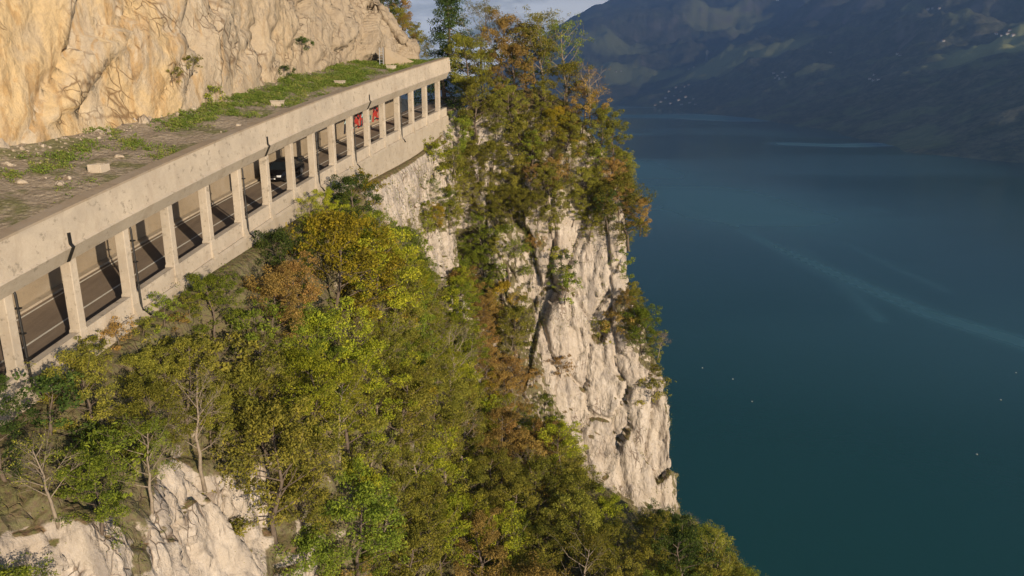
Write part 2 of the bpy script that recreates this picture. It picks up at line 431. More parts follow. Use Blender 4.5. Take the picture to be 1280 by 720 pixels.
# ------------------------------------------------------------------ upper cliff loft
cc = []
def cst(x, y, zb, top, lean=(-.55, .2), back=16):
    """base point, top height; rows from base up"""
    rows = []; H = top - zb
    lx, ly = lean
    for f, k in ((-.12, -.1), (0, 0), (.18, .04), (.4, .3), (.7, .6), (1.0, 1.0)):
        rows.append((x + lx * k * H * .22, y + ly * k * H * .22, zb + f * H if f >= 0 else zb - 2.5))
    rows.append((x + lx * .3 * H + lx * back, y + ly * back + ly * .3 * H, top + back * .55))
    cc.append([np.array(r, float) for r in rows])
cst(-44, -30, -12, 46, (-1, 0)); cst(-39, 0, -8.5, 46, (-1, 0)); cst(-34.5, 20, -6.3, 46, (-1, .1)); cst(-30.5, 32, -5.0, 46, (-1, .2))
cst(-27.3, 41, -3.9, 44, (-1, .2)); cst(-24.0, 49.5, -2.9, 42, (-1, .2)); cst(-21.9, 57, -1.6, 40, (-1, .2)); cst(-20.6, 66, -.4, 36, (-1, .2))
cst(-19.2, 75, .8, 31, (-1, .2)); cst(-17.9, 83, 1.6, 24, (-1, .3)); cst(-16.0, 89, 2.1, 13, (-.9, .5)); cst(-13.6, 93.5, 2.3, 6.4, (-.8, .8)); cst(-12.2, 97, 2.0, 4.2, (-.6, .9))
cst(-13.6, 103, 1.5, 5, (-.9, .4)); cst(-24, 112, 1, 12, (-.7, .8)); cst(-60, 140, 1, 34, (-.6, 1))
CC = np.array(cc)
U0 = crom(crom(CC, [6, 16, 28, 36, 36, 34, 34, 34, 34, 34, 24, 14, 12, 14, 10], 0), [6, 16, 26, 40, 40, 14], 1)
un = normals(U0)
if un[120, 60, 0] < 0: un = -un
ue = np.clip((np.arange(U0.shape[1]) - 4) / 8., .15, 1)[None, :, None]
# tilted strata: rotate coordinates
ca_, sa_ = math.cos(.75), math.sin(.75)
R = U0.copy(); yy = U0[..., 1] * ca_ + U0[..., 2] * sa_; zz = -U0[..., 1] * sa_ + U0[..., 2] * ca_; R[..., 1] = yy; R[..., 2] = zz
g1, k1 = plates(R * np.array([.20, .10, .26]) + .3 * perlin(U0 * .2)[..., None], .5)
g2, k2 = plates(R * np.array([.7, .4, .9]) + 9 + .3 * perlin(U0 * .6)[..., None], .6)
right = np.clip((U0[..., 1] - 52) / 22, 0, 1)
rb = ridged(U0 * np.array([.5, .5, .09]), 4)
ud = .9 * fbm(U0 * .12, 2) + (1.15 + .2 * right) * g1 + (.24 + .2 * right) * g2 + (.02 + .4 * right) * (rb - .8) - .7 * np.clip(.05 - k1, 0, .05) / .05 - .16 * np.clip(.06 - k2, 0, .06) / .06 + .1 * fbm(U0 * 1.5, 3)
UV_ = U0 + un * ud[..., None] * ue
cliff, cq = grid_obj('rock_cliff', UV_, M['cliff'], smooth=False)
tag(cliff, kind='structure')
cbvh = BVHTree.FromPolygons([Vector(v) for v in UV_.reshape(-1, 3)], [tuple(q) for q in cq])

# ------------------------------------------------------------------ gallery
gal = empty('avalanche_gallery', tuple(G(0)))
tag(gal, 'long concrete rockfall gallery with open side columns climbing along the cliff', 'gallery')
gloc = Vector(gal.location)
def gb(mb, name, mat, parent=gal, bevel=0, smooth=False):
    mb.v = [tuple(Vector(v) - gloc) for v in mb.v]
    return mb.build(name, mat, parent, smooth, bevel)
TS = [k / 64 for k in range(-40, 67)]; TEND = 1 + .55 / 16
TS = [t for t in TS if t < TEND - .005] + [TEND]
def sweep_prof(prof, ts=TS, wob=0.0):
    mb = MB(); mb.sweep([[GP(t, o, z) for o, z in prof] for t in ts]); return mb
PH = 3.4
gb(sweep_prof([(.42, PH + .72), (.05, PH), (-.55, PH), (-.55, PH + .7)]), 'edge_beam', M['concrete_worn'])
gb(sweep_prof([(.45, PH + .72), (.33, PH + .80), (.31, PH + 2.33), (-.10, PH + 2.33), (-.10, PH + .72)]), 'roof_fascia', M['concrete'])
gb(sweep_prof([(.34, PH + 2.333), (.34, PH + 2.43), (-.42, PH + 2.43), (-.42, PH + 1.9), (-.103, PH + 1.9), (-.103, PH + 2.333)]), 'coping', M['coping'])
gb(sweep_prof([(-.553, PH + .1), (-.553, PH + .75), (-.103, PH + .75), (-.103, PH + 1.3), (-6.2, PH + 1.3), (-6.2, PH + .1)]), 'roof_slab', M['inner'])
gb(sweep_prof([(.0, 0), (-.42, 0), (-.42, -1.2), (.0, -1.2)]), 'parapet', M['concrete'])
gb(sweep_prof([(.10, -.95), (.22, -1.1), (.22, -8), (-.8, -8), (-.8, -1.203), (.002, -1.203), (.002, -.95)]), 'retaining_wall', M['concrete_worn'])
TB = [t for t in TS if t < 1.01]
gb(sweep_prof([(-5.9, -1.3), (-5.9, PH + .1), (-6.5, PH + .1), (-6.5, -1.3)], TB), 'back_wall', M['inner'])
TK = TB
for k in range(-5, 17):
    t = k / 16; T, Nn = frame(t)
    mb = MB(); c = GP(t, -.24, PH / 2 - .5)
    w = .27
    rings = []
    for z, ww, dd in ((-1.0, .27, .30), (0.02, .27, .30), (.12, .225, .265), (PH + .02, .22, .26)):
        b = GP(t, -.235, z)
        rings.append([b + T * ww * i + Nn * dd * j for i, j in ((-1, -1), (1, -1), (1, 1), (-1, 1))])
    mb.sweep(rings)
    p = gb(mb, 'post', M['concrete'], bevel=.03)
    # pilaster on the wall below
    mb = MB(); mb.sweep([[GP(t, o, z) + T * .25 * s for s, o in ((-1, .0), (1, .0), (1, oo), (-1, oo))] for z, oo in ((-2.1, .232), (-1.02, .22), (-.5, .075))])
    gb(mb, 'pilaster', M['concrete_worn'])
    if k in (-3, 0, 2, 5, 8, 10, 13):
        mb = MB(); q = t + .34 / 64
        mb.tube([GP(q, -.05, PH + .2), GP(q, .06, PH - .1), GP(q, .10, .0), GP(q, .12, -.9), GP(q + .003, .27, -1.15), GP(q + .006, .32, -1.4)], .055, 8)
        for z in (.5, 1.6, 2.7):
            mb.box(GP(q, .05, z), T, Nn, (0, 0, 1), .11, .13, .03)
        gb(mb, 'drain_pipe', M['pipe'], smooth=False)
    if k in (-4, 1, 6, 11):
        q = t - .10 / 16
        mb = MB()
        mb.sweep([[GP(q, o, z) + T * s * .09 for s, o, z in ((-1, a, b), (1, a, b), (1, a + .05, b), (-1, a + .05, b))]
                  for a, b in ((.315, PH + 1.35), (.33, PH + .86), (.455, PH + .71), (.09, PH + .02))])
        gb(mb, 'expansion_joint', M['pipe'])
# end face block on the right end of the fascia
mb = MB(); mb.sweep([[GP(TEND + d, o, z) for o, z in ((.5, PH + .75), (.36, PH + 2.38), (-.5, PH + 2.38), (-.5, PH + .75))] for d in (.0005, .005)])
gb(mb, 'end_panel', M['concrete'])

# graffiti: thin painted letter-like strokes on the back wall
gcol = [plain('paint_teal', (.02, .11, .13), .5), plain('paint_red', (.40, .04, .03), .5), plain('paint_black', (.02, .02, .03), .5), plain('paint_pale', (.45, .62, .62), .5)]
def graff(t0, width, strokes, mat, off):
    for pts, w in strokes:
        mb = MB()
        for a, b in zip(pts[:-1], pts[1:]):
            a = Vector(a); b = Vector(b); d = (b - a).normalized(); n = Vector((-d.y, d.x)) * w; a = a - d * w * .5; b = b + d * w * .5
            vs = []
            for dep in (off, off + .004):
                for q in (a - n, b - n, b + n, a + n):
                    vs.append(GP(t0 + q.x * width / 80, -5.9 + dep, -.45 + q.y * .7))
            mb.add(vs, [(0, 1, 2, 3), (7, 6, 5, 4), (0, 4, 5, 1), (1, 5, 6, 2), (2, 6, 7, 3), (3, 7, 4, 0)])
        gb(mb, 'graffiti', mat)
for (t0, m1, m2) in ((.80, 2, 3), (.835, 1, 2), (.865, 0, 3), (.91, 1, 2)):
    graff(t0, 1.6, [([(0, .2), (.25, 2.1), (.5, .9), (.85, 2.2)], .16), ([(.9, .2), (.75, 1.2), (1.1, 1.9)], .18), ([(1.3, .3), (1.35, 2.2)], .17), ([(1.2, 1.3), (1.75, 1.2), (1.6, .3)], .15)], gcol[m1], .004)
    graff(t0, 1.6, [([(.1, 1.6), (.5, 2.3), (.9, 1.5), (1.5, 2.3)], .09), ([(.3, .4), (.7, .5), (1.1, .25), (1.7, .5)], .1)], gcol[m2], .012)

# ------------------------------------------------------------------ road
def asphalt():
    m, nt = newmat('asphalt'); N = NT(nt); p = N.pos()
    a = N.noise(p, .35, 5, .6); b = N.noise(p, 14, 4, .7); c = N.noise(N.scaled(p, (2.2, .12, 1), (0, 0, -.14)), 1.0, 4, .6)
    col = N.mix(N.mapr(a, .35, .65), (.23, .175, .13), (.17, .13, .10))
    col = N.mix(N.mapr(c, .4, .65, 0, .6), col, (.27, .21, .155))
    col = N.mix(N.mapr(b, .4, .7, 0, .25), col, (.05, .045, .04))
    N.bsdf(col, .85, b, .3, .02, .25); return m
M['asphalt'] = asphalt()
RD = -.68
TR = TS[:-1] + [TEND + .06, TEND + .12, TEND + .2]
mb = MB(); mb.sweep([[GP(t, o, z) for o, z in ((-.42, RD), (-5.95, RD), (-5.95, RD - .4), (-.42, RD - .4))] for t in TR])
road = mb.build('road', M['asphalt']); tag(road, kind='structure')
M['line'] = plain('road_paint', (.72, .69, .62), .6, var=.3)
for nm, o0, w in (('edge_line', -2.7, .06), ('edge_line', -5.15, .06)):
    mb = MB(); mb.sweep([[GP(t, o, RD + .004) for o in (o0 - w, o0 + w)] + [GP(t, o, RD + .008) for o in (o0 + w, o0 - w)] for t in TR])
    mb.build(nm, M['line'], road)
mb = MB(); mb.sweep([[GP(t, o, z) for o, z in ((-5.45, RD - .02), (-5.45, RD + .12), (-5.90, RD + .12), (-5.90, RD - .02))] for t in TB])
k_ = mb.build('kerb', M['concrete_worn'], road)

# ------------------------------------------------------------------ roof ground
def rocky_ground():
    m, nt = newmat('roof_gravel'); N = NT(nt); p = N.pos()
    a = N.noise(p, .5, 5, .6); b = N.noise(p, 7, 5, .7); vo = N.n('ShaderNodeTexVoronoi'); vo.inputs['Scale'].default_value = 3.2; N.l(p, vo.inputs['Vector'])
    col = N.mix(N.mapr(b, .35, .65), (.22, .175, .125), (.36, .295, .22))
    g_ = N.mapr(a, .5, .6, 0, .75)
    col = N.mix(g_, col, (.12, .125, .04))
    col = N.mix(N.mapr(vo.outputs['Distance'], .0, .35, .5, 0), col, (.46, .38, .29))
    N.bsdf(col, .95, N.math('ADD', b, vo.outputs['Distance']), .8, .12, .15); return m
M['gravel'] = rocky_ground()
basepts = np.array([[r[1][0], r[1][1], r[1][2]] for r in cc])
rows = []
TG = [k / 120 for k in range(-70, 128)]
offs = np.linspace(0, 1, 34)
for t in TG:
    a = GP(t, -.40, PH + 2.22)
    Yb = a[1] + 2.0
    bx = np.interp(Yb, basepts[:13, 1], basepts[:13, 0]); bz = np.interp(Yb, basepts[:13, 1], basepts[:13, 2])
    if t > 1.0: bz = bz - 4 * (t - 1.0) * 8
    b = np.array([bx - 2.5, Yb + .5, bz + .5])
    rows.append([a + (b - a) * f + np.array([0, 0, (.9 * max(0, f - .55) ** 2 * 6 * (1 if t < .45 else .4))]) for f in offs])
RG = np.array(rows)
fr = np.clip(offs * 6, 0, 1)[None, :, None]
RG[..., 2:3] += fr * ((.16 * fbm(RG * .6, 4) + .06 * plates(RG * 2.2, .6)[0])[..., None])
roofg, rq = grid_obj('ground', RG, M['gravel'], smooth=False); tag(roofg, kind='structure')
gbvh = BVHTree.FromPolygons([Vector(v) for v in RG.reshape(-1, 3)], [tuple(q) for q in rq])

def hitpix(px, py, tree):
    r = Vector(ray(px, py)).normalized()
    h = tree.ray_cast(Vector((0, 0, 0)), r, 600)
    return h[0], h[1]

# ------------------------------------------------------------------ trees: prototypes
def leaf_quads(P, size, rg, flat=.0, outward=None):
    n = len(P)
    a = rg.normal(size=(n, 3)); a[:, 2] -= .25; a /= np.linalg.norm(a, axis=1)[:, None]
    b = rg.normal(size=(n, 3))
    if outward is not None: b = b + outward * .9
    b[:, 2] += .5
    nrm = b - (b * a).sum(1)[:, None] * a; nrm /= np.linalg.norm(nrm, axis=1)[:, None]
    c = np.cross(nrm, a)
    s = (size * rg.uniform(.6, 1.35, n))[:, None]
    w = s * rg.uniform(.34, .52, n)[:, None]
    V = np.stack([P - a * s * .5, P + c * w * .5 + nrm * s * .08, P + a * s * .5, P - c * w * .5 + nrm * s * .08], 1)
    return V.reshape(-1, 3)

def tree_proto(name, seed, H, R, kind='broad', nleaf=3500, leaf=.2, base=.25, bark=None):
    rg = np.random.default_rng(seed)
    mb = MB()
    bark = bark or M['bark']
    npt = 7; pts = []; x = y = 0
    top = H * (.98 if kind in ('bare', 'conifer') else .86)
    for i in range(npt):
        pts.append((x, y, top * i / (npt - 1) - (.6 if i == 0 else 0))); x += rg.normal() * H * .022; y += rg.normal() * H * .022
    r0 = .018 * H + .02
    mb.tube(pts, [r0 * (1 - .85 * i / (npt - 1)) for i in range(npt)], 6)
    P = np.array(pts)
    def trunk_at(f):
        z = f * (npt - 1); i = min(int(z), npt - 2); return P[i] + (P[i + 1] - P[i]) * (z - i)
    clumps = []; twigs = []
    nl = {'broad': 22, 'sparse': 16, 'bare': 16, 'conifer': 46, 'bush': 13}[kind]
    for k in range(nl):
        f = base + (1 - base) * ((k + rg.uniform(0, 1)) / nl) ** (.9)
        f = min(f, .98); s = trunk_at(f)
        ang = k * 2.4 + rg.uniform(-.5, .5)
        if kind == 'conifer': L = R * (1.08 - f) / (1 - base) * rg.uniform(.8, 1.1); up = rg.uniform(-.35, .05)
        else:
            prof = math.sin(PI * min(1, max(0, (f - base) / (1 - base)) * .78 + .22)) ** .6
            L = R * prof * rg.uniform(.75, 1.2); up = .25 + .9 * f * rg.uniform(.5, 1.2)
            if kind in ('bare', 'sparse'): up += .35
        d = np.array([math.cos(ang), math.sin(ang), up]); d[:2] *= 1; 
        e = s + d * L; m_ = s + d * L * .5 + np.array([0, 0, -.05 * L]) + rg.normal(size=3) * L * .05
        rr = max(.02, r0 * .42 * (1 - f * .6)) * (1.0 if kind != 'bush' else .7)
        mb.tube([tuple(s), tuple(m_), tuple(e)], [rr, rr * .6, rr * .22], 4, cap=False)
        nsub = 6 if kind == 'bare' else (4 if kind != 'conifer' else 0)
        for q in range(nsub):
            g_ = rg.uniform(.35, 1); c0 = s + (m_ - s) * g_ * 2 if g_ < .5 else m_ + (e - m_) * (g_ - .5) * 2
            dd = d / np.linalg.norm(d) + rg.normal(size=3) * .65; dd /= np.linalg.norm(dd)
            ll = L * rg.uniform(.3, .55); e2 = c0 + dd * ll + np.array([0, 0, .1 * ll])
            mb.tube([tuple(c0), tuple((c0 + e2) / 2 + rg.normal(size=3) * ll * .05), tuple(e2)], [rr * .45, rr * .3, rr * .12], 3, cap=False)
            clumps.append((e2, R * rg.uniform(.11, .21))); twigs.append((c0, e2))
            if kind == 'bare':
                for w in range(4):
                    e3 = e2 + (dd + rg.normal(size=3) * .7) * ll * .5; c3 = c0 + (e2 - c0) * rg.uniform(.4, 1)
                    mb.tube([tuple(c3), tuple(e3)], [rr * .22, rr * .08], 3, cap=False)
                    clumps.append((e3, .3))
        clumps.append((e, R * rg.uniform(.13, .24)))
        if kind == 'conifer':
            for q in (.35, .6, .85): clumps.append((s + (e - s) * q, R * .16))
        else:
            clumps.append((s + (e - s) * .62, R * rg.uniform(.14, .24)))
    # leaves around clumps
    cen = np.array([c[0] for c in clumps]); rad = np.array([c[1] for c in clumps])
    w = rad ** 2; w *= rg.uniform(.15, 1.9, len(w)); w /= w.sum()
    idx = rg.choice(len(cen), nleaf, p=w)
    dirs = rg.normal(size=(nleaf, 3)); dirs /= np.linalg.norm(dirs, axis=1)[:, None]
    r = rad[idx] * rg.uniform(.25, 1.0, nleaf) ** .6
    pos = cen[idx] + dirs * (r[:, None]) * np.array([1.15, 1.15, .72])
    ctr = np.array([0, 0, H * .55]); outw = pos - ctr; outw /= np.linalg.norm(outw, axis=1)[:, None]
    V = leaf_quads(pos, leaf, rg, outward=outw)
    crown = quads_mesh(name + '_crown', V, nleaf, [None])
    tr = mesh_obj('tmp', mb.v, mb.f, bark, None, True); trunk = tr.data; trunk.name = name + '_trunk'; bpy.data.objects.remove(tr)
    return dict(crown=crown, trunk=trunk, H=H, R=R, kind=kind)

PR = {}
PR['broad'] = [tree_proto('beech%d' % i, 20 + i, h, r, 'broad', int(n * 1.55), .17, b) for i, (h, r, n, b) in enumerate(
    [(7.5, 2.6, 6500, .10), (8.5, 2.4, 6500, .10), (6.5, 2.7, 6500, .08), (8, 3.0, 8000, .10), (9.5, 2.4, 7000, .08), (7, 2.4, 6000, .12)])]
PR['sparse'] = [tree_proto('ash%d' % i, 40 + i, h, r, 'sparse', int(n * 1.3), .145, .3, M['bark_pale']) for i, (h, r, n) in enumerate([(8, 2.2, 3200), (9, 2.4, 3800), (7, 2.1, 2800)])]
PR['bare'] = [tree_proto('bare%d' % i, 60 + i, h, r, 'bare', n, .12, .32, M['bark_pale']) for i, (h, r, n) in enumerate([(7.5, 1.7, 700), (8.5, 1.9, 900), (6, 1.6, 900)])]
PR['conifer'] = [tree_proto('spruce0', 80, 18, 5.2, 'conifer', 20000, .25, .1)]
PR['bush'] = [tree_proto('bush%d' % i, 90 + i, h, r, 'bush', n, .16, .03) for i, (h, r, n) in enumerate([(2.4, 1.3, 1700), (1.8, 1.3, 1500), (3.0, 1.4, 2000)])]
for L_ in PR.values():
    for p in L_: p['crown'].materials.clear(); p['crown'].materials.append(LEAF['green'])

CNAME = {'green': 'green', 'lime': 'yellow-green', 'olive': 'olive', 'gold': 'golden', 'rust': 'rusty brown', 'dark': 'dark green'}
TREES = []
def add_tree(loc, proto, col, s, label=None, group=None, name=None, cat=None, lean=None, szy=1.0):
    bush = proto['kind'] == 'bush'
    name = name or {'broad': 'broadleaf_tree', 'sparse': 'thin_tree', 'bare': 'bare_tree', 'conifer': 'dark_tree', 'bush': 'bush'}[proto['kind']]
    r = empty(name, tuple(loc)); r.scale = (s, s, s * szy)
    l = lean or (random.gauss(0, .06), random.gauss(0, .06) )
    r.rotation_euler = (l[0], l[1], random.uniform(0, 6.28))
    c = bpy.data.objects.new('crown', proto['crown']); COL.objects.link(c); c.parent = r
    c.material_slots[0].link = 'OBJECT'; c.material_slots[0].material = LEAF[col]
    t = bpy.data.objects.new('trunk', proto['trunk']); COL.objects.link(t); t.parent = r
    if bush: t.name = 'stems'; c.name = 'foliage'
    tag(r, label, cat or ('bush' if bush else 'tree'), group)
    TREES.append((r, np.array(loc), proto, s))
    return r
def inpoly(x, y, poly):
    c = False; j = len(poly) - 1
    for i in range(len(poly)):
        xi, yi = poly[i]; xj, yj = poly[j]
        if (yi > y) != (yj > y) and x < (xj - xi) * (y - yi) / (yj - yi) + xi: c = not c
        j = i
    return c
ROCKS = [
 [(665, 345), (690, 300), (712, 275), (770, 292), (795, 335), (765, 385), (800, 455), (828, 478), (842, 640), (800, 628), (745, 603), (715, 545), (685, 480), (672, 410)],
 [(472, 196), (520, 184), (522, 255), (500, 285), (480, 265)],
 [(530, 292), (568, 292), (562, 352), (540, 340)],
 [(0, 672), (60, 652), (145, 652), (165, 690), (165, 760), (0, 760)],
 [(195, 610), (225, 562), (250, 600), (332, 586), (342, 650), (322, 760), (190, 760)],
 [(375, 650), (398, 668), (392, 740), (360, 740)],
 [(0, 0), (0, 478), (40, 462), (110, 405), (180, 372), (250, 342), (320, 300), (345, 275), (385, 240), (470, 205), (560, 165), (560, 0)],
]
SIL_Y = [0, 60, 100, 140, 200, 240, 270, 310, 335, 355, 380, 420, 445, 480, 640, 655, 690, 725, 800]
SIL_X = [725, 738, 755, 778, 790, 812, 822, 806, 790, 800, 832, 835, 826, 832, 842, 890, 940, 968, 1030]
def allowed(base, proto, s, margin=.7, rocks=True, marg_sil=.85):
    H = proto['H'] * s; R = proto['R'] * s
    pr = project([base + np.array([0, 0, H * .55]), base + np.array([0, 0, H * .98]), base + np.array([0, 0, H * .25])])
    rp = F * R / pr[0, 2]
    for k, (x, y, d) in enumerate(pr):
        if y < 760 and x + rp * (marg_sil if k == 0 else .35) > np.interp(y, SIL_Y, SIL_X): return False
        if rocks:
            for poly in ROCKS:
                rr = rp * margin
                pts = ((x, y), (x - rr, y), (x + rr, y)) if k == 0 else ((x, y),)
                for (a, b) in pts:
                    if inpoly(a, b, poly): return False
    return True

# hand placed trees: pixel of the trunk foot on the hillside
def foot(px, py):
    h, n = hitpix(px, py, bvh); return np.array(h) if h is not None else None
def hero(px, py, kind, i, col, s, label, dY=None, **kw):
    p = at(px, py, dY) if dY else foot(px, py)
    if p is None: return
    return add_tree(p - np.array([0, 0, .2]), PR[kind][i], col, s, label, **kw)
hero(560, 150, 'conifer', 0, 'dark', 1.0, 'tall dark green tree standing just behind the far end of the gallery', dY=103)
hero(600, 95, 'sparse', 1, 'olive', 1.05, 'thin pale-twigged tree right of the tall dark tree', dY=103)
hero(655, 120, 'broad', 4, 'dark', .95, 'dark crowned tree on the spur top against the sky', dY=103)
hero(682, 125, 'sparse', 1, 'olive', 1.25, 'tall thin tree with pale trunk topmost on the spur', dY=100, name='thin_tree')
hero(708, 120, 'sparse', 0, 'green', 1.15, 'loose green tree at the right edge of the spur top', dY=99)
hero(738, 150, 'bare', 2, 'rust', 1.0, 'reddish half-bare shrub tree against the far mountain', dY=97)
for k_, (px_, py_, i_, c_, s_, y_) in enumerate([(583, 118, 0, 'olive', 1.0, 97), (622, 88, 2, 'rust', 1.1, 101), (598, 175, 1, 'olive', .95, 96), (668, 105, 3, 'olive', .95, 100), (705, 150, 0, 'olive', 1.0, 98), (728, 168, 5, 'rust', .9, 97), (748, 190, 2, 'olive', .9, 96), (690, 190, 3, 'gold', .7, 96), (650, 215, 0, 'olive', .9, 95.5), (765, 215, 1, 'olive', .8, 95.5), (575, 200, 5, 'green', .8, 95)]):
    hero(px_, py_, 'broad', i_, c_, s_, ['olive tree nearest the end of the gallery', 'tallest rusty tree behind the spur crest', 'long-crowned olive tree at the left shoulder of the spur', 'dense olive tree under the tall thin tree', 'wide olive tree at the right shoulder of the spur crest', 'rusty tree next to the reddish half-bare shrub', 'olive tree reaching furthest over the lake on the spur crest', 'small golden tree in the middle of the spur crest', 'olive tree in the centre of the spur thicket', 'olive tree at the right edge above the overhanging tree', 'green tree in the dark cleft beside the gallery wall'][k_], dY=y_)
for k_, (px_, py_, y_, s_, c_) in enumerate([(545, 205, 92.5, 1.5, 'olive'), (560, 215, 93, 1.6, 'green'), (536, 222, 91, 1.3, 'lime'), (528, 232, 89, 1.2, 'olive')]):
    add_tree(at(px_, py_, y_), PR['bush'][k_ % 3], c_, s_, '%s bush at the far foot of the retaining wall' % CNAME[c_], group='bushes at the far foot of the retaining wall')
for k_, (px_, py_, s_, c_) in enumerate([(150, 432, .55, 'rust'), (178, 418, .5, 'olive'), (205, 408, .6, 'green'), (236, 396, .5, 'olive'), (262, 384, .55, 'lime'), (288, 368, .5, 'green'), (120, 452, .6, 'olive'), (220, 410, .5, 'rust')]):
    hero(px_, py_, 'bush', k_ % 3, c_, s_, '%s bush at the near foot of the retaining wall' % CNAME[c_], group='%s bushes at the near foot of the retaining wall' % CNAME[c_])
hero(690, 345, 'bush', 2, 'olive', 1.5, 'tall olive bush at the upper left edge of the bare spur face')
hero(706, 372, 'bush', 0, 'green', 1.3, 'green bush below the dark bush in the crack of the spur face')
hero(765, 415, 'bush', 1, 'rust', 1.5, 'brown scrub on the ledge left of the ledge trees')
hero(748, 425, 'bush', 0, 'olive', 1.1, 'low olive scrub in the middle of the spur face')
hero(700, 470, 'bush', 2, 'rust', 1.0, 'thin brown bush at the left margin of the pale face')
hero(815, 500, 'bush', 1, 'olive', 1.5, 'olive scrub on the right edge of the spur below the ledge trees')
hero(738, 300, 'broad', 1, 'olive', .5, 'small olive tree at the top of the bare spur face')
hero(775, 345, 'bush', 2, 'green', 1.2, 'green bush in the notch right of the pale upper slab')
hero(520, 75, 'broad', 2, 'olive', .55, 'small olive tree behind the end of the gallery roof', dY=99)
hero(640, 130, 'broad', 0, 'rust', 1.05, 'rusty brown tree high in the middle of the spur top', dY=98)
hero(608, 140, 'broad', 5, 'olive', 1.15, 'pale olive tree on the left of the spur top', dY=99)
hero(418, 420, 'broad', 3, 'gold', 1.2, 'golden tree highest below the middle of the gallery wall', dY=53)
hero(452, 320, 'broad', 1, 'dark', .85, 'loose dark green tree in front of the pale retaining wall', dY=62)
hero(478, 410, 'broad', 0, 'lime', 1.1, 'bright yellow-green tree right of the golden tree', dY=56)
hero(365, 400, 'broad', 1, 'dark', .8, 'dark green tree in the shade left of the golden tree', dY=50)
hero(255, 600, 'bare', 0, 'olive', .72, 'pale forked bare trunk above the bottom left rock outcrop')
hero(72, 650, 'bare', 2, 'olive', .62, 'small leaning pale stem above the left end of the outcrop')
hero(565, 510, 'bare', 1, 'olive', 1.0, 'tall bare pale trunk in the gully below the spur face', dY=72)
hero(577, 600, 'bare', 0, 'rust', .95, 'crooked pale bare tree below the gully', dY=66)
hero(540, 450, 'bare', 2, 'rust', 1.0, 'reddish bare tree left of the tall bare pale trunk', dY=74)
hero(527, 432, 'bare', 1, 'olive', .85, 'slim bare tree at the top of the central slope', dY=76)
hero(640, 560, 'bare', 2, 'olive', 1.0, 'bare pale tree at the foot of the spur face', dY=78)
hero(660, 640, 'bare', 1, 'lime', .8, 'mossy leaning bare trunk on the lower central slope', dY=68)
hero(483, 720, 'bare', 0, 'olive', .7, 'single bare white stem near the bottom centre', dY=55)
hero(785, 305, 'broad', 3, 'olive', 1.15, 'wide olive tree overhanging the right shoulder of the spur', dY=93)
hero(760, 285, 'broad', 1, 'dark', .62, 'dark shrubby tree left of the wide overhanging olive tree', dY=92)
hero(800, 290, 'broad', 0, 'rust', .62, 'brown tree sticking out furthest right over the lake', dY=93)
hero(803, 440, 'broad', 2, 'green', .95, 'green tree on the right ledge half way down the spur', dY=90)
hero(795, 430, 'broad', 5, 'olive', .6, 'olive tree behind the ledge tree on the spur', dY=90)
hero(822, 445, 'bare', 2, 'rust', .55, 'red twiggy shrub leaning out from the right ledge', dY=90)
hero(706, 352, 'bush', 2, 'dark', 1.2, 'dark bush in the crack high on the spur face')
hero(700, 585, 'broad', 2, 'lime', .7, 'yellow-green tree at the left foot of the pale rock face', dY=80)
hero(377, 62, 'bush', 1, 'dark', .9, 'round bush clinging to the middle of the upper cliff') if False else None
for px, py, s_, lab in ((377, 60, .7, 'round dark bush clinging to the grey upper cliff'), (268, 130, .9, 'bright green bush at the foot of the upper cliff'), (215, 95, .5, 'small brownish tuft in a crack of the upper cliff'), (236, 82, .55, 'larger tuft in the niche of the golden upper cliff'), (354, 93, .6, 'dark shrub where the upper cliff meets the grass')):
    h, n = hitpix(px, py, cbvh)
    if h: add_tree(np.array(h) - np.array([0, 0, .4]), PR['bush'][1], 'green' if px == 268 else 'olive' if px < 300 else 'dark', s_, lab)
for i, (px, py, Y, s_, c_) in enumerate([(465, 22, 97, .62, 'olive'), (482, 34, 97, .6, 'dark'), (497, 48, 98, .55, 'olive'), (508, 60, 98, .5, 'rust'), (518, 72, 98, .45, 'olive'), (474, 10, 101, .8, 'olive'), (488, 22, 103, .75, 'green'), (502, 40, 102, .6, 'rust')]):
    add_tree(at(px, py, Y), PR['broad'][i % 6], c_, s_, ('lowest' if i == 4 else 'small %s' % CNAME[c_]) + ' tree on the crest where the upper cliff ends', group='small trees on the end of the cliff crest' )

# scattered trees
tri_c = (LV[:-1, :-1] + LV[1:, 1:]) / 2
area = np.linalg.norm(np.cross(LV[1:, :-1] - LV[:-1, :-1], LV[:-1, 1:] - LV[:-1, :-1]), axis=2)
pc = project(tri_c.reshape(-1, 3)); fl = area.ravel().copy()
fl[(pc[:, 2] < 5) | (pc[:, 0] < -150) | (pc[:, 0] > 1150) | (pc[:, 1] > 980) | (pc[:, 1] < 20)] = 0
vidx = np.tile(np.arange(tri_c.shape[1]), tri_c.shape[0]); fl[vidx < 12] = 0; fl[vidx > 204] = 0
cent = tri_c.reshape(-1, 3)
cand = rng.choice(len(cent), 16000, p=fl / fl.sum())
placed = [(t[1], t[2]['R'] * t[3]) for t in TREES if t[1][2] < 0]
def zone(p, px, py):
    if py > 600 and px > 790: return 'on the lowest ridge against the lake', 'ridge'
    if px > 560 and py < 300: return 'crowding the top of the rock spur', 'spur'
    if px > 660 and py < 600: return 'growing on the spur rock face', 'face'
    if px < 330: return 'on the ledge between gallery wall and rock outcrop', 'ledge'
    if py < 400: return 'directly below the retaining wall', 'wall'
    if py < 560: return 'in the middle of the wooded slope', 'mid'
    return 'on the lower wooded slope at the bottom', 'low'
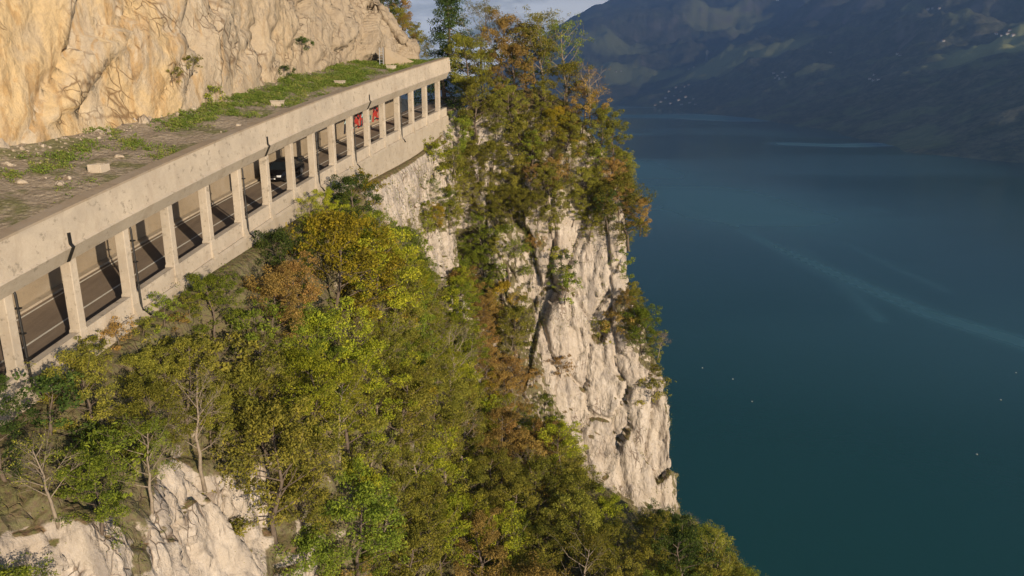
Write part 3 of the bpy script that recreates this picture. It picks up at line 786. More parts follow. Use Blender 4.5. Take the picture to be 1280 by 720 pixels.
PAL = {'ridge': ['olive', 'olive', 'green', 'lime', 'dark', 'green'], 'spur': ['olive', 'rust', 'olive', 'green', 'olive', 'green', 'gold', 'olive'], 'face': ['olive', 'rust', 'green', 'olive'],
       'ledge': ['olive', 'lime', 'olive', 'green', 'olive', 'dark', 'green'], 'wall': ['green', 'lime', 'gold', 'olive', 'lime', 'green'], 'mid': ['lime', 'olive', 'green', 'olive', 'gold', 'lime', 'rust'], 'low': ['olive', 'lime', 'olive', 'green', 'olive', 'lime', 'rust']}
cnt = 0
for ci in cand:
    b = cent[ci]; px, py, d = project(b)[0]
    hz, z = zone(b, px, py)
    r_ = random.random()
    gul = 470 < px < 610 and 170 < py < 400
    small = gul or z in ('ledge',) or (z == 'wall' and py < 350)
    if small:
        kind = 'broad' if r_ < .6 else 'bush' if r_ < .85 else 'sparse'; s = random.uniform(.38, .62) if kind != 'bush' else random.uniform(1.0, 1.5)
    elif z in ('face',): kind = 'bush' if r_ < .6 else 'broad'; s = random.uniform(.7, 1.3) if kind == 'bush' else random.uniform(.35, .55)
    elif z == 'spur': kind = 'broad' if r_ < .85 else 'sparse' if r_ < .92 else 'bush'; s = random.uniform(.42, .68)
    else: kind = 'broad' if r_ < .80 else 'sparse' if r_ < .975 else 'bare'; s = random.uniform(.65, 1.05)
    if kind == 'bush' and s < .7: s += .5
    if z == 'spur' and py > 190 and kind == 'broad': s = random.uniform(.5, .7)
    proto = random.choice(PR[kind]); R = proto['R'] * s
    if any(np.linalg.norm((b - q) * np.array([1, 1, .75])) < (.44 if z == 'spur' else .56) * (R + rr) for q, rr in placed): continue
    if not allowed(b, proto, s): continue
    # visible?
    top = b + np.array([0, 0, proto['H'] * s * .8]); dv = Vector(top); L = dv.length
    hh = bvh.ray_cast(Vector((0, 0, 0)), dv.normalized(), L - .8)
    if hh[0] is not None: continue
    pp = PAL[z]; nv_ = perlin(np.array([b * .09 + 3]))[0] * 1.6 + .5 + random.uniform(-.25, .25)
    col = pp[int(np.clip(nv_, 0, .999) * len(pp))]
    placed.append((b, R))
    w = {'broad': 'leafy tree', 'sparse': 'thinly leaved tree', 'bare': 'bare pale-stemmed tree', 'bush': 'low bush'}[kind]
    lab = '%s %s %s' % (CNAME[col], w, hz) if kind != 'bare' else '%s %s' % (w, hz)
    add_tree(b - np.array([0, 0, .15]), proto, col, s, lab, group=lab.replace('tree', 'trees').replace('bush', 'bushes'))
    cnt += 1
    if cnt > 420: break
print('trees', len(TREES))

# ------------------------------------------------------------------ undergrowth
fl2 = area.ravel().copy(); fl2[(pc[:, 2] < 5) | (pc[:, 0] < -80) | (pc[:, 0] > 1050) | (pc[:, 1] > 800)] = 0; fl2[vidx < 10] = 0
nz = np.abs(normals(LV)[:-1, :-1, 2]).ravel()
nn_ = fbm(cent * .5, 3)
dens = np.clip((nz - .08) * 4 + .6 + nn_ * 1.0, 0.0, 1)
inr = np.zeros(len(cent), bool)
for i in np.nonzero(fl2 > 0)[0]:
    for poly in ROCKS[:-1]:
        if inpoly(pc[i, 0], pc[i, 1], poly): inr[i] = True; break
dens[inr] = np.where((nz[inr] > .5) & (nn_[inr] > -.05), .8, 0) + np.where(nn_[inr] > .30, .5, 0) + np.where((pc[inr, 1] < 420) & (nn_[inr] > -.05 + (pc[inr, 0] - 600) / 400), .8, 0)
fl2 *= dens
def undergrowth(n, size, seed, mat, name, lab):
    rg = np.random.default_rng(seed)
    k = rg.choice(len(cent), n, p=fl2 / fl2.sum())
    P = cent[k] + rg.normal(size=(n, 3)) * np.array([.25, .25, .2]); P[:, 2] += rg.exponential(.25, n)
    P[:, 1] -= .15; P[:, 0] += .1
    me = quads_mesh(name, leaf_quads(P, size * np.clip(np.linalg.norm(P, axis=1) / 70, .55, 1), rg), n, [mat]); o = bpy.data.objects.new(name, me); COL.objects.link(o)
    tag(o, lab, 'undergrowth', kind='stuff')
undergrowth(480000, .165, 5, M['under'], 'undergrowth', 'tangled low scrub and ivy covering the rocky slope')

# earth shows where the slope is overgrown, bare limestone in the outcrops
so_attr = np.ones((L0.shape[0], L0.shape[1]))
ir2 = np.zeros(so_attr.shape); ir2[:-1, :-1] = np.where(inr, 1.0, 0.0).reshape(area.shape)
for _ in range(3):
    ir2[1:-1, 1:-1] = (ir2[:-2, 1:-1] + ir2[2:, 1:-1] + ir2[1:-1, :-2] + ir2[1:-1, 2:] + ir2[1:-1, 1:-1]) / 5
so_attr = 1 - ir2
stp = np.clip((.34 - np.abs(normals(LV)[..., 2])) * 3.0, 0, .75)
so_attr = np.clip(so_attr - stp * np.clip((LV[..., 1] - 60) / 25, .35, 1), 0, 1)
so_attr[:, :34] *= np.where(LV[:, :34, 1] > 68, .25, 1)
at_ = HILL.data.attributes.new('soil', 'FLOAT', 'POINT'); at_.data.foreach_set('value', so_attr.astype(np.float32).ravel())

# grass on the gallery roof
ga = np.linalg.norm(np.cross(RG[1:, :-1] - RG[:-1, :-1], RG[:-1, 1:] - RG[:-1, :-1]), axis=2).ravel()
gc = ((RG[:-1, :-1] + RG[1:, 1:]) / 2).reshape(-1, 3)
fidx = np.tile(offs[:-1], len(TG) - 1); tidx = np.repeat(np.array(TG[:-1]), len(offs) - 1)
gd = fbm(gc * .28 + 4, 3) * 1.3 + fbm(gc * 1.5, 3) * .7 + .16 + .75 * np.clip((tidx - .30) * 4, 0, 1) - 1.6 * np.abs(fidx - .42) - .5 * np.clip(-tidx * 3, 0, 1)
pg = ga * np.clip(gd, 0, 1)
n = 110000; rg = np.random.default_rng(3); k = rg.choice(len(gc), n, p=pg / pg.sum())
P = gc[k] + rg.normal(size=(n, 3)) * np.array([.1, .1, .0]); P[:, 2] += rg.uniform(0, .22, n)
me = quads_mesh('grass', leaf_quads(P, .12, rg), n, [M['grass']]); go = bpy.data.objects.new('grass', me); COL.objects.link(go)
tag(go, 'green grass and weeds growing on the gallery roof', 'grass', kind='stuff')

# rubble (scree) on the roof at the cliff foot
def pebble_mesh(seed, r=1.0, sub=2):
    bm = bmesh.new(); bmesh.ops.create_icosphere(bm, subdivisions=sub, radius=r)
    sc = Vector((random.uniform(.8, 1.3), random.uniform(.8, 1.2), random.uniform(.5, .8)))
    for v in bm.verts:
        q = v.co.copy(); f = 1 + .35 * (mnoise.cell(q * 1.3 + Vector((seed, 0, 0))) - .5) + .3 * mnoise.noise(q * 1.5 + Vector((0, seed, 0)))
        v.co = Vector((q.x * sc.x, q.y * sc.y, q.z * sc.z)) * f
    me = bpy.data.meshes.new('stone'); bm.to_mesh(me); bm.free(); return me
M['stone'] = rock_mat('scree_stone', (.46, .38, .29), (.38, .31, .23), (.55, .47, .37), litter=False)
V = []; Fc = []
pm = [pebble_mesh(i, 1, 1) for i in range(4)]
rgs = np.random.default_rng(8)
sw = ga * np.clip((fidx - .45) * 2.4, .03, 1) ** 1.6 * (np.clip(1.1 - tidx * 1.6, .12, 1)); ks = rgs.choice(len(gc), 6500, p=sw / sw.sum())
for i, k in enumerate(ks):
    m_ = pm[i % 4]; s = rgs.pareto(3) * .10 + .05; s = min(s, .55); b = len(V); rm = Matrix.Rotation(rgs.uniform(0, 6.28), 3, 'Z')
    c = Vector(gc[k])
    V += [tuple(rm @ (v.co * s) + c) for v in m_.vertices]; Fc += [tuple(b + j for j in p.vertices) for p in m_.polygons]
sc_ = mesh_obj('scree', V, Fc, M['stone']); tag(sc_, 'loose pale rubble piled along the foot of the upper cliff', 'rubble', kind='stuff')

# concrete blocks on the roof edge
def block(px, py, sx, sy, sz, label, hollow=False):
    h, n_ = hitpix(px, py, gbvh)
    if not h: return
    T, Nn = frame(tY(h.y)); mb = MB()
    if hollow:
        for s in (-1, 1): mb.box(Vector((0, 0, sz / 2)) + Vector(Nn) * s * (sx / 2 - .06), Nn, T, (0, 0, 1), .06, sy / 2, sz / 2)
        for s in (-1, 1): mb.box(Vector((0, 0, sz / 2)) + Vector(T) * s * (sy / 2 - .06), Nn, T, (0, 0, 1), sx / 2 - .121, .06, sz / 2)
        mb.box(Vector((0, 0, .05)), Nn, T, (0, 0, 1), sx / 2 - .13, sy / 2 - .13, .03)
    else:
        mb.box(Vector((0, 0, sz / 2)), Nn, T, (0, 0, 1), sx / 2, sy / 2, sz / 2)
        mb.box(Vector((0, 0, sz + .04)), Nn, T, (0, 0, 1), sx / 2 + .04, sy / 2 + .04, .04)
    o = mb.build('concrete_block', M['concrete'], bevel=.02); o.location = h - Vector((0, 0, .05))
    tag(o, label, 'concrete block', group='concrete boxes along the roof edge')
block(124, 214, .75, .75, .42, 'open concrete box on the roof edge, nearest to the camera', True)
block(347, 132, .75, .75, .36, 'closed concrete box in the grass, second along the roof')
block(425, 106, .75, .75, .36, 'closed concrete box in the grass, third along the roof')
block(489, 87, .8, .8, .42, 'small concrete box beside the low wall at the far roof end')
for i, (px, py, s_) in enumerate([(83, 222, .22), (150, 196, .3), (28, 228, .35), (75, 230, .25), (240, 137, .3), (298, 157, .18)]):
    h, n_ = hitpix(px, py, gbvh)
    if h:
        o = bpy.data.objects.new('boulder', pebble_mesh(20 + i, s_, 2)); o.data.materials.append(M['stone']); COL.objects.link(o); o.location = h
        tag(o, ['small pale boulder left of the open concrete box', 'pale boulder behind the open concrete box', 'largest pale boulder at the left picture edge', 'small boulder in front of the gravel strip', 'pale boulder at the foot of the golden cliff', 'smallest stone in the grass by the roof edge'][i], 'boulder')
# low stone wall + ladder-like frame at far roof end
a = GP(.985, -3.0, PH + 2.6); b = GP(.86, -5.8, PH + 2.9)
A = at(520, 83, 90.5); B_ = at(480, 79, 86.0)
mb = MB()
d = Vector(B_ - A); d.z = 0; L = d.length; d.normalize(); nn = Vector((-d.y, d.x, 0))
rings = []
for k in range(9):
    f = k / 8; c = Vector(A) + (Vector(B_) - Vector(A)) * f; h_ = .35 + 1.25 * f
    rings.append([c + nn * .2 - Vector((0, 0, .8)), c + nn * .18 + Vector((0, 0, h_)), c - nn * .18 + Vector((0, 0, h_ + .02)), c - nn * .2 - Vector((0, 0, .8))])
mb.sweep(rings); o = mb.build('concrete_wall', M['wedge']); tag(o, 'low wedge-shaped concrete wall across the far end of the roof', 'wall')
lad = empty('steel_ladder', tuple(at(477, 80, 85.4))); tag(lad, 'narrow pale steel ladder against the cliff beside the wedge wall', 'ladder')
mb = MB(); 
for s in (-1, 1): mb.tube([(s * .2, 0, -.2), (s * .2, .12, 1.7)], .04, 6)
mb.build('side_rail', M['metal'], lad)
for k in range(6):
    mb = MB(); mb.tube([(-.2, .02 * k, .15 + k * .28), (.2, .02 * k, .15 + k * .28)], .025, 6); mb.build('rung', M['metal'], lad)

# ------------------------------------------------------------------ car
def car():
    t = tY(63.2); T, Nn = frame(t); p = GP(t, -3.6, RD + .004)
    ang = math.atan2(-T[1], -T[0])
    root = empty('car', tuple(p), ang); root.rotation_euler[1] = math.atan(.115)
    tag(root, 'black car driving downhill inside the gallery', 'car')
    paint = plain('car_paint', (.012, .012, .014), .22, .2, .6); glass = plain('car_glass', (.015, .02, .025), .08, 0, .8)
    tyre = plain('tyre', (.02, .02, .02), .8); rim = plain('rim', (.45, .45, .47), .3, .8); lamp = plain('lamp_glass', (.85, .87, .9), .1, 0, .8); plate_ = plain('plate', (.8, .8, .8), .5)
    # body: sections along x (front = +x)
    secs = [(-2.2, .35, .95, .80), (-2.1, .28, 1.0, .86), (-1.3, .26, 1.02, .9), (0, .25, 1.0, .91), (1.1, .26, .97, .9), (1.9, .28, .86, .86), (2.2, .34, .72, .76)]
    mb = MB()
    mb.sweep([[(x, -w, (z0 + .12)), (x, -w * .96, z0), (x, w * .96, z0), (x, w, z0 + .12), (x, w, z1 - .16), (x, w * .9, z1), (x, -w * .9, z1), (x, -w, z1 - .16)] for x, z0, z1, w in secs])
    b = mb.build('body', paint, root, True, .03)
    mb = MB()
    mb.sweep([[(x, -w, z0), (x, w, z0), (x, w2, z1), (x, -w2, z1)] for x, z0, z1, w, w2 in [(-2.05, .99, 1.02, .80, .78), (-1.6, .99, 1.42, .82, .66), (-.4, .99, 1.5, .83, .66), (.35, .97, 1.44, .83, .66), (1.15, .95, .98, .8, .78)]])
    mb.build('windows', glass, root, False, .03)
    mb = MB(); mb.sweep([[(x, -.67, z), (x, .67, z), (x, .62, z + .04), (x, -.62, z + .04)] for x, z in [(-1.62, 1.425), (-.4, 1.503), (.36, 1.443)]]); mb.build('roof', paint, root)
    for sx in (-1.35, 1.35):
        for sy in (-1, 1):
            mb = MB(); mb.tube([(sx, sy * .70, .33), (sx, sy * .72, .33), (sx, sy * .90, .33), (sx, sy * .92, .33)], [.28, .33, .33, .29], 24)
            w = mb.build('wheel', tyre, root)
            mb = MB(); mb.tube([(sx, sy * .915, .33), (sx, sy * .93, .33)], [.21, .17], 16); mb.build('rim', rim, w)
    for sy in (-1, 1):
        mb = MB(); mb.box((2.15, sy * .58, .66), (1, 0, 0), (0, 1, 0), (0, 0, 1), .09, .17, .075); mb.build('headlight', lamp, root, bevel=.03)
        mb = MB(); mb.box((-2.17, sy * .62, .8), (1, 0, 0), (0, 1, 0), (0, 0, 1), .06, .14, .09); mb.build('tail_light', plain('tail', (.4, .01, .01), .2), root, bevel=.02)
        mb = MB(); mb.box((.75, sy * 1.0, 1.02), (1, 0, 0), (0, 1, 0), (0, 0, 1), .06, .1, .07); mb.build('mirror', paint, root, bevel=.02)
    mb = MB(); mb.box((2.2, 0, .45), (1, 0, 0), (0, 1, 0), (0, 0, 1), .03, .26, .055); mb.build('number_plate', plate_, root)
    mb = MB(); mb.box((2.19, 0, .62), (1, 0, 0), (0, 1, 0), (0, 0, 1), .04, .36, .07); mb.build('grille', plain('grille', (.05, .05, .05), .4), root)
car()

# ------------------------------------------------------------------ lake
def water():
    m, nt = newmat('lake_water'); N = NT(nt); p = N.pos()
    w1 = N.noise(N.scaled(p, (1, 1, 1), (0, 0, .5)), .55, 4, .6, .4); w2 = N.noise(p, .06, 3, .5)
    sky_sheen = N.noise(N.scaled(p, (.0009, .0030, 1), (0, 0, .9)), 1.0, 1, .4, .3)
    sl = N.mapr(sky_sheen, .45, .68)
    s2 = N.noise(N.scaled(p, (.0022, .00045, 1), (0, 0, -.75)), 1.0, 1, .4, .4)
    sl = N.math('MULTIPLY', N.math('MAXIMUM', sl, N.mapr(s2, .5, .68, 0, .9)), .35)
    at_ = N.n('ShaderNodeAttribute', attribute_name='sky_sheen'); sl = N.math('ADD', sl, at_.outputs['Fac'])
    col = N.mix(sl, (.001, .046, .036), (.045, .135, .145))  # lighter mix paints sky reflection into the colour of ruffled streaks
    h = N.math('ADD', w1, w2)
    rough = N.mapr(sl, 0, 1, .10, .20)
    rough = N.mapr(sl, 0, 1.8, .10, .50)
    b = N.bsdf(col, rough, h, .35, .25, .5)
    b.inputs['IOR'].default_value = 1.33
    return m
an_ = np.concatenate([np.linspace(-6, 46, 560), np.linspace(50, 350, 61)]) * PI / 180; an_ = np.append(an_, an_[0] + 2 * PI)
di_ = np.concatenate([[.5], np.geomspace(60, 15000, 330)])
LA, LD = np.meshgrid(an_, di_, indexing='ij')
LM = np.stack([np.clip(LD * np.sin(LA), -2900, 9400), np.clip(LD * np.cos(LA), -700, 10700), np.full(LA.shape, LAKE)], -1)
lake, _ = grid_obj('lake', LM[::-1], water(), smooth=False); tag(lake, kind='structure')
sheen_mask = np.zeros(LA.shape); LMr = LM[::-1]; wig = fbm(LMr * np.array([.003, .003, 0]), 2)  # mask for the streaks of painted sky reflection
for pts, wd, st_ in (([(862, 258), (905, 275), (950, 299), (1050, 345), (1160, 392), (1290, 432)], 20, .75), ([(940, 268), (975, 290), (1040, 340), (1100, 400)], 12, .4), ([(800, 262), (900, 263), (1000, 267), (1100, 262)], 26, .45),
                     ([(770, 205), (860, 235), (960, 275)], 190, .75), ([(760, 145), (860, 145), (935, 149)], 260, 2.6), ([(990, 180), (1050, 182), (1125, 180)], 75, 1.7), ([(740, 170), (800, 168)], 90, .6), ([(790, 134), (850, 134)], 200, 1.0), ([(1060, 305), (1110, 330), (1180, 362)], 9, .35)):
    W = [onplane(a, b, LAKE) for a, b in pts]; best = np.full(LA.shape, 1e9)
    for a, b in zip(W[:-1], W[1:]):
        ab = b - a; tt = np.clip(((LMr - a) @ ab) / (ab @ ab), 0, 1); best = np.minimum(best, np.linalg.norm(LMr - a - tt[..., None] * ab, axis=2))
    sheen_mask = np.maximum(sheen_mask, st_ * np.clip(1.25 - best / (wd * np.clip(1 + .3 * wig, .65, 1.4)), 0, 1) ** 1.6)
at_ = lake.data.attributes.new('sky_sheen', 'FLOAT', 'POINT'); at_.data.foreach_set('value', sheen_mask.astype(np.float32).ravel())

# ------------------------------------------------------------------ far mountains
def shore_x(Y): return np.interp(Y, [-700, 900, 1640, 1930, 2700, 3550, 4400, 5300, 6000], [1500, 1250, 1110, 1000, 1130, 1150, 1060, 960, 800])
ang = np.linspace(math.radians(-14), math.radians(58), 640)
dist = np.geomspace(900, 10600, 330)
AA, DD = np.meshgrid(ang, dist, indexing='ij')
X = DD * np.sin(AA); Y = DD * np.cos(AA)
inR = X - shore_x(Y); inF = (Y - 6150 - .12 * (X - 800)) * .9
ins = np.where(Y < 6100, inR, np.maximum(inR, inF) if False else np.maximum(inF, np.where(X > shore_x(6000.), inR, -1e4)))
ins = np.maximum(inR * np.clip((X + 200) / 300, 0, 1) + np.where(X < -200, -3000, 0), inF)
P3 = np.stack([X, Y, np.zeros_like(X)], -1)
ins = ins + 60 * fbm(P3 / 500., 3)
rd = ridged(P3 * np.array([1 / 1500., 1 / 2200., 1]) + 4, 4) ; rf = fbm(P3 / 260., 4)
s_ = np.clip(ins, 0, None)
prof = np.interp(s_, [0, 60, 700, 1500, 3000, 5500, 9000], [0, 22, 260, 520, 1100, 1750, 1900])
far_low = 1.0
capr = np.interp(X / np.maximum(Y, 1), [-.3, -.05, 0, .05, .075, .11, .15, .3, .6, 2], [.0, .005, .03, .065, .084, .105, .128, .146, .142, .15])
Z = prof * (.72 + .26 * (rd - .3)) * far_low + rf * np.clip(s_ / 14, 0, 70) + 160 * ridged(P3 * np.array([1 / 900., 1 / 700., 1]) + 8, 2) * np.clip((s_ - 300) / 2500, 0, 1) + 10 * fbm(P3 / 60., 2) * np.clip(s_ / 300, 0, 1)
capz = capr * DD + 170
Z = np.where(Z > .7 * capz, .7 * capz + .3 * capz * np.tanh((Z - .7 * capz) / (.6 * capz)), Z)
Z = np.where(ins > 0, Z, np.clip(ins, -60, 0) * .5)
FM = np.stack([X, Y, LAKE + Z], -1)
def farmat():
    m, nt = newmat('far_slope'); N = NT(nt); p = N.pos()
    a = N.noise(p, .0016, 5, .6); b = N.noise(p, .012, 5, .7); c = N.noise(N.scaled(p, (1, 1, 2.2)), .0035, 4, .55, .6)
    col = N.mix(N.mapr(b, .35, .65), (.08, .095, .050), (.21, .19, .12))
    g = N.n('ShaderNodeNewGeometry'); sp = N.n('ShaderNodeSeparateXYZ'); N.l(g.outputs['Normal'], sp.inputs[0])
    b2 = N.noise(p, .045, 4, .75)
    col = N.mix(N.mapr(b2, .42, .6, 0, .65), col, (.035, .04, .03))
    fl_ = N.mapr(sp.outputs['Z'], .78, .9)
    mead = N.math('MULTIPLY', N.math('MULTIPLY', N.mapr(c, .54, .60), fl_), .45)
    col = N.mix(mead, col, (.22, .24, .10))
    ma_ = N.n('ShaderNodeAttribute', attribute_name='meadow'); col = N.mix(ma_.outputs['Fac'], col, (.30, .30, .13))
    rk = N.mapr(sp.outputs['Z'], .74, .6)
    col = N.mix(N.math('MULTIPLY', rk, N.mapr(a, .45, .55)), col, (.22, .19, .16))
    N.bsdf(col, .95, b, 1.0, 12.0, .1); return m
fm, fq = grid_obj('far_mountain', FM, farmat(), smooth=False); tag(fm, kind='structure')
fbvh = BVHTree.FromPolygons([Vector(v) for v in FM.reshape(-1, 3)], [tuple(q) for q in fq])

mea = np.zeros(X.shape)
for a_, b_, wa, wb in ((780, 88, 240, 130), (880, 84, 330, 120), (912, 78, 260, 90), (905, 33, 420, 160), (830, 96, 160, 60), (985, 50, 260, 120), (1250, 50, 200, 120), (770, 48, 300, 150)):
    h = fbvh.ray_cast(Vector((0, 0, 0)), Vector(ray(a_, b_)).normalized(), 20000)[0]
    if h:
        q_ = ((X - h.x) / wa) ** 2 + ((Y - h.y) / (wb * 2.2)) ** 2 + .5 * fbm(P3 / 180., 3)
        mea = np.maximum(mea, np.clip(1.6 - q_, 0, 1))
ma_ = fm.data.attributes.new('meadow', 'FLOAT', 'POINT'); ma_.data.foreach_set('value', mea.astype(np.float32).ravel())
ux = np.linspace(1500, 5200, 60); uy = np.linspace(-740, 1500, 50); UX, UY = np.meshgrid(ux, uy, indexing='ij')  # unseen ridge right of the view, added to shade the right bank
hgt = np.interp(UX, [1500, 1650, 2500, 3600, 5200], [-15, 20, 580, 900, 1000]) * np.interp(UY, [-740, 900, 1500], [1, 1, .55])
NM = np.stack([UX, UY, np.zeros_like(UX)], -1); hgt = hgt + np.clip(hgt, 0, 300) * .25 * fbm(NM / 500., 4)
NM[..., 2] = LAKE + hgt; nm_, _ = grid_obj('shade_ridge', NM, fm.data.materials[0], smooth=False); tag(nm_, kind='structure')

# houses
hw = plain('house_wall', (.72, .68, .62), .8); hr = plain('house_roof', (.20, .12, .09), .8); hr2 = plain('house_roof_grey', (.3, .3, .3), .7)
def house_proto():
    root = empty('house'); mb = MB(); mb.box((0, 0, 1.5), (1, 0, 0), (0, 1, 0), (0, 0, 1), 6.5, 5, 4.5); w = mb.build('wall', hw, root)
    mb = MB(); mb.sweep([[(x, -6, 5.8), (x, 0, 10), (x, 6, 5.8), (x, 6, 5.5), (x, 0, 9.6), (x, -6, 5.5)] for x in (-7.3, 7.3)]); r = mb.build('roof', hr, root)
    mb = MB(); mb.add([(-6.5, -5, 6.001), (-6.5, 5, 6.001), (-6.5, 0, 9.4), (6.5, -5, 6.001), (6.5, 5, 6.001), (6.5, 0, 9.4)], [(0, 1, 2), (3, 5, 4), (0, 2, 5, 3), (1, 4, 5, 2), (0, 3, 4, 1)]); mb.build('gable', hw, root)
    for x in (-4, 0, 4):
        mb = MB(); mb.box((x, -5.02, 3), (1, 0, 0), (0, 1, 0), (0, 0, 1), .6, .05, .8); mb.build('window', M['pipe'], root)
    return root
hp = None
spots = [(826, 128, 'v'), (832, 123, 'v'), (838, 130, 'v'), (843, 120, 'v'), (848, 126, 'v'), (852, 131, 'v'), (857, 122, 'v'), (862, 129, 'v'), (867, 124, 'v'), (851, 115, 'v'), (836, 115, 'v'), (819, 132, 'v'), (869, 131, 'v'), (845, 110, 'v'), (856, 109, 'v'), (861, 107, 'v'),
         (967, 92, 'h'), (972, 95, 'h'), (978, 91, 'h'), (982, 97, 'h'), (975, 99, 'h'), (969, 98, 'h'), (1087, 99, 's'), (1093, 94, 's'), (1098, 100, 's'), (1092, 101, 's'),
         (1179, 52, 'u'), (1245, 43, 'm'), (1252, 45, 'm'), (1259, 43, 'm'), (1266, 45, 'm'), (1262, 39, 'm'), (1038, 66, 'l'), (1122, 68, 'l'), (1125, 70, 'l'), (861, 87, 'p'), (868, 84, 'p'), (1160, 12, 't'), (1166, 11, 't'), (1174, 11, 't'), (770, 90, 'w'), (776, 89, 'w')]
GL = {'v': 'house in the lakeside village at the far shore', 'h': 'house in the hamlet above the dark slope', 's': 'house of the small group in the shaded middle slope', 'm': 'house in the green clearing at the upper right',
      'l': 'lone farmhouse on the shaded far slope', 'p': 'house beside the sunlit meadow on the far slope', 't': 'house by the bright patch at the top right', 'w': 'house beside the left bright meadow', 'u': 'bright white house alone on the right slope'}
for i, (px, py, g_) in enumerate(spots):
    h, n_ = hitpix(px, py, fbvh) if False else fbvh.ray_cast(Vector((0, 0, 0)), Vector(ray(px, py)).normalized(), 20000)[:2]
    if not h: continue
    if hp is None: hp = house_proto(); r = hp; ch = None
    else:
        r = hp.copy(); COL.objects.link(r)
        for c in hp.children:
            d_ = c.copy(); COL.objects.link(d_); d_.parent = r
    r.location = h; r.rotation_euler = (0, 0, random.uniform(-.5, .5)); f_ = h.length / 4200; k = max(.55, min(1.25, f_)) * (1.2 if g_ == 'u' else 1) * random.uniform(.75, 1.1); r.scale = (k, k, k)
    tag(r, GL[g_], 'house', group=None if g_ == 'u' else GL[g_].replace('house', 'houses', 1))
# lattice mast on the lit meadow
h = fbvh.ray_cast(Vector((0, 0, 0)), Vector(ray(883, 76)).normalized(), 20000)[0]
if h:
    pr_ = empty('power_pylon', tuple(h)); tag(pr_, 'tall thin pale pylon on the sunlit meadow', 'pylon'); k = h.length / 950 * 12
    mb = MB()
    for a_, b_ in ((1, 1), (1, -1), (-1, 1), (-1, -1)): mb.tube([(a_ * k * .09, b_ * k * .09, -3), (a_ * k * .015, b_ * k * .015, k)], k * .012, 5)
    for q in range(1, 8):
        z = k * q / 8; w = k * (.09 - .075 * q / 8); mb.box((0, 0, z), (1, 0, 0), (0, 1, 0), (0, 0, 1), w, w, k * .006)
    mb.build('lattice_mast', M['metal'], pr_)
    for z, w in ((.72, .16), (.85, .12)):
        mb = MB(); mb.box((0, 0, k * z), (1, 0, 0), (0, 1, 0), (0, 0, 1), k * w, k * .012, k * .012); mb.build('cross_arm', M['metal'], pr_)

# fishing buoys on the lake
bm_ = plain('buoy_paint', (.30, .31, .30), .5)
bp = None
for i, (px, py) in enumerate([(878, 460), (916, 474), (940, 502), (1251, 500), (1221, 568), (1270, 466)]):
    p = onplane(px, py, LAKE)
    if bp is None:
        bp = empty('buoy'); mb = MB(); mb.tube([(0, 0, -.3), (0, 0, -.2), (0, 0, 0), (0, 0, .25), (0, 0, .42), (0, 0, .5)], [.1, .35, .5, .42, .2, .06], 12); mb.build('float', bm_, bp, True)
        mb = MB(); mb.tube([(0, 0, .45), (0, 0, 1.0)], .05, 6); mb.build('mast', M['pipe'], bp); r = bp
    else:
        r = bp.copy(); COL.objects.link(r)
        for c in bp.children: d_ = c.copy(); COL.objects.link(d_); d_.parent = r
    r.location = p
    tag(r, 'tiny pale buoy floating on the dark lake, ' + ['nearest to the cliff', 'middle of the three near the cliff', 'lowest of the three near the cliff', 'at the right edge in the middle', 'lowest at the right', 'topmost at the right edge'][i], 'buoy', group='buoys on the lake')

# ------------------------------------------------------------------ haze
HD = 1.6e-4
mb = MB(); x0, x1, y0, y1, z0, z1 = -3000, 9500, -800, 10750, LAKE - 62, 2200
mb.box(((x0 + x1) / 2, (y0 + y1) / 2, (z0 + z1) / 2), (1, 0, 0), (0, 1, 0), (0, 0, 1), (x1 - x0) / 2, (y1 - y0) / 2, (z1 - z0) / 2)
m, nt = newmat('haze'); N = NT(nt); v = N.n('ShaderNodeVolumePrincipled'); v.inputs['Density'].default_value = HD
v.inputs['Color'].default_value = (.28, .50, 1.0, 1); v.inputs['Anisotropy'].default_value = .45
o = N.n('ShaderNodeOutputMaterial'); N.l(v.outputs[0], o.inputs['Volume'])
hz = mb.build('haze', m); tag(hz, kind='stuff')

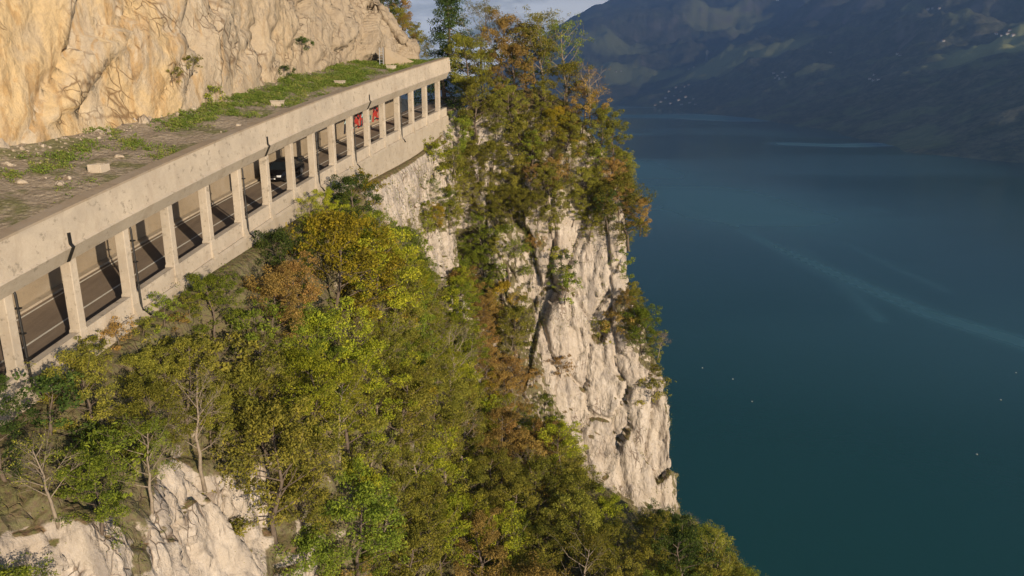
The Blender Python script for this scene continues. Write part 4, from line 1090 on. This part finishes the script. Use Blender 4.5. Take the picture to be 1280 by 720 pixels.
# ------------------------------------------------------------------ light
EL = 13.0
SUN = Vector((.588, -.81, 0)).normalized() * math.cos(math.radians(EL)) + Vector((0, 0, math.sin(math.radians(EL))))
sd = bpy.data.lights.new('sun', 'SUN'); sd.energy = 5.0; sd.angle = math.radians(.5); sd.color = (1, .83, .61)
so = bpy.data.objects.new('sun', sd); COL.objects.link(so); so.rotation_euler = SUN.to_track_quat('Z', 'Y').to_euler()
w = bpy.data.worlds.new('World'); scene.world = w; w.use_nodes = True; nt = w.node_tree; nt.nodes.clear(); N = NT(nt)
sky = N.n('ShaderNodeTexSky', sky_type='NISHITA'); sky.sun_disc = False; sky.sun_elevation = math.radians(EL); sky.sun_rotation = math.atan2(SUN.x, SUN.y)
sky.altitude = 600; sky.dust_density = 1.0
tc = N.n('ShaderNodeTexCoord'); cl = N.noise(N.scaled(tc.outputs['Generated'], (3, 3, 14)), 1.6, 7, .6, .3)
sx_ = N.n('ShaderNodeSeparateXYZ'); N.l(tc.outputs['Generated'], sx_.inputs[0])
bgc = N.mix(N.math('MULTIPLY', N.mapr(cl, .40, .56, .1, .9), N.mapr(sx_.outputs['Z'], .09, .15, 1, .04)), sky.outputs[0], (30, 30.6, 32))
bg = N.n('ShaderNodeBackground'); bg.inputs['Strength'].default_value = .056; N.l(bgc, bg.inputs['Color'])
o = N.n('ShaderNodeOutputWorld'); N.l(bg.outputs[0], o.inputs['Surface'])

# ------------------------------------------------------------------ camera
cd = bpy.data.cameras.new('camera'); cd.sensor_width = 36; cd.lens = 36 * F / 1280; cd.clip_start = .5; cd.clip_end = 40000
co = bpy.data.objects.new('camera', cd); COL.objects.link(co); co.rotation_euler = (PI / 2 - TH, 0, 0); scene.camera = co
scene.render.engine = 'CYCLES'
scene.cycles.max_bounces = 4; scene.cycles.diffuse_bounces = 2; scene.cycles.transparent_max_bounces = 6; scene.cycles.volume_bounces = 0
scene.render.resolution_x = 1024; scene.render.resolution_y = 576
scene.view_settings.view_transform = 'Standard'; scene.view_settings.look = 'None'; scene.view_settings.gamma = 1
scene.view_settings.exposure = .42
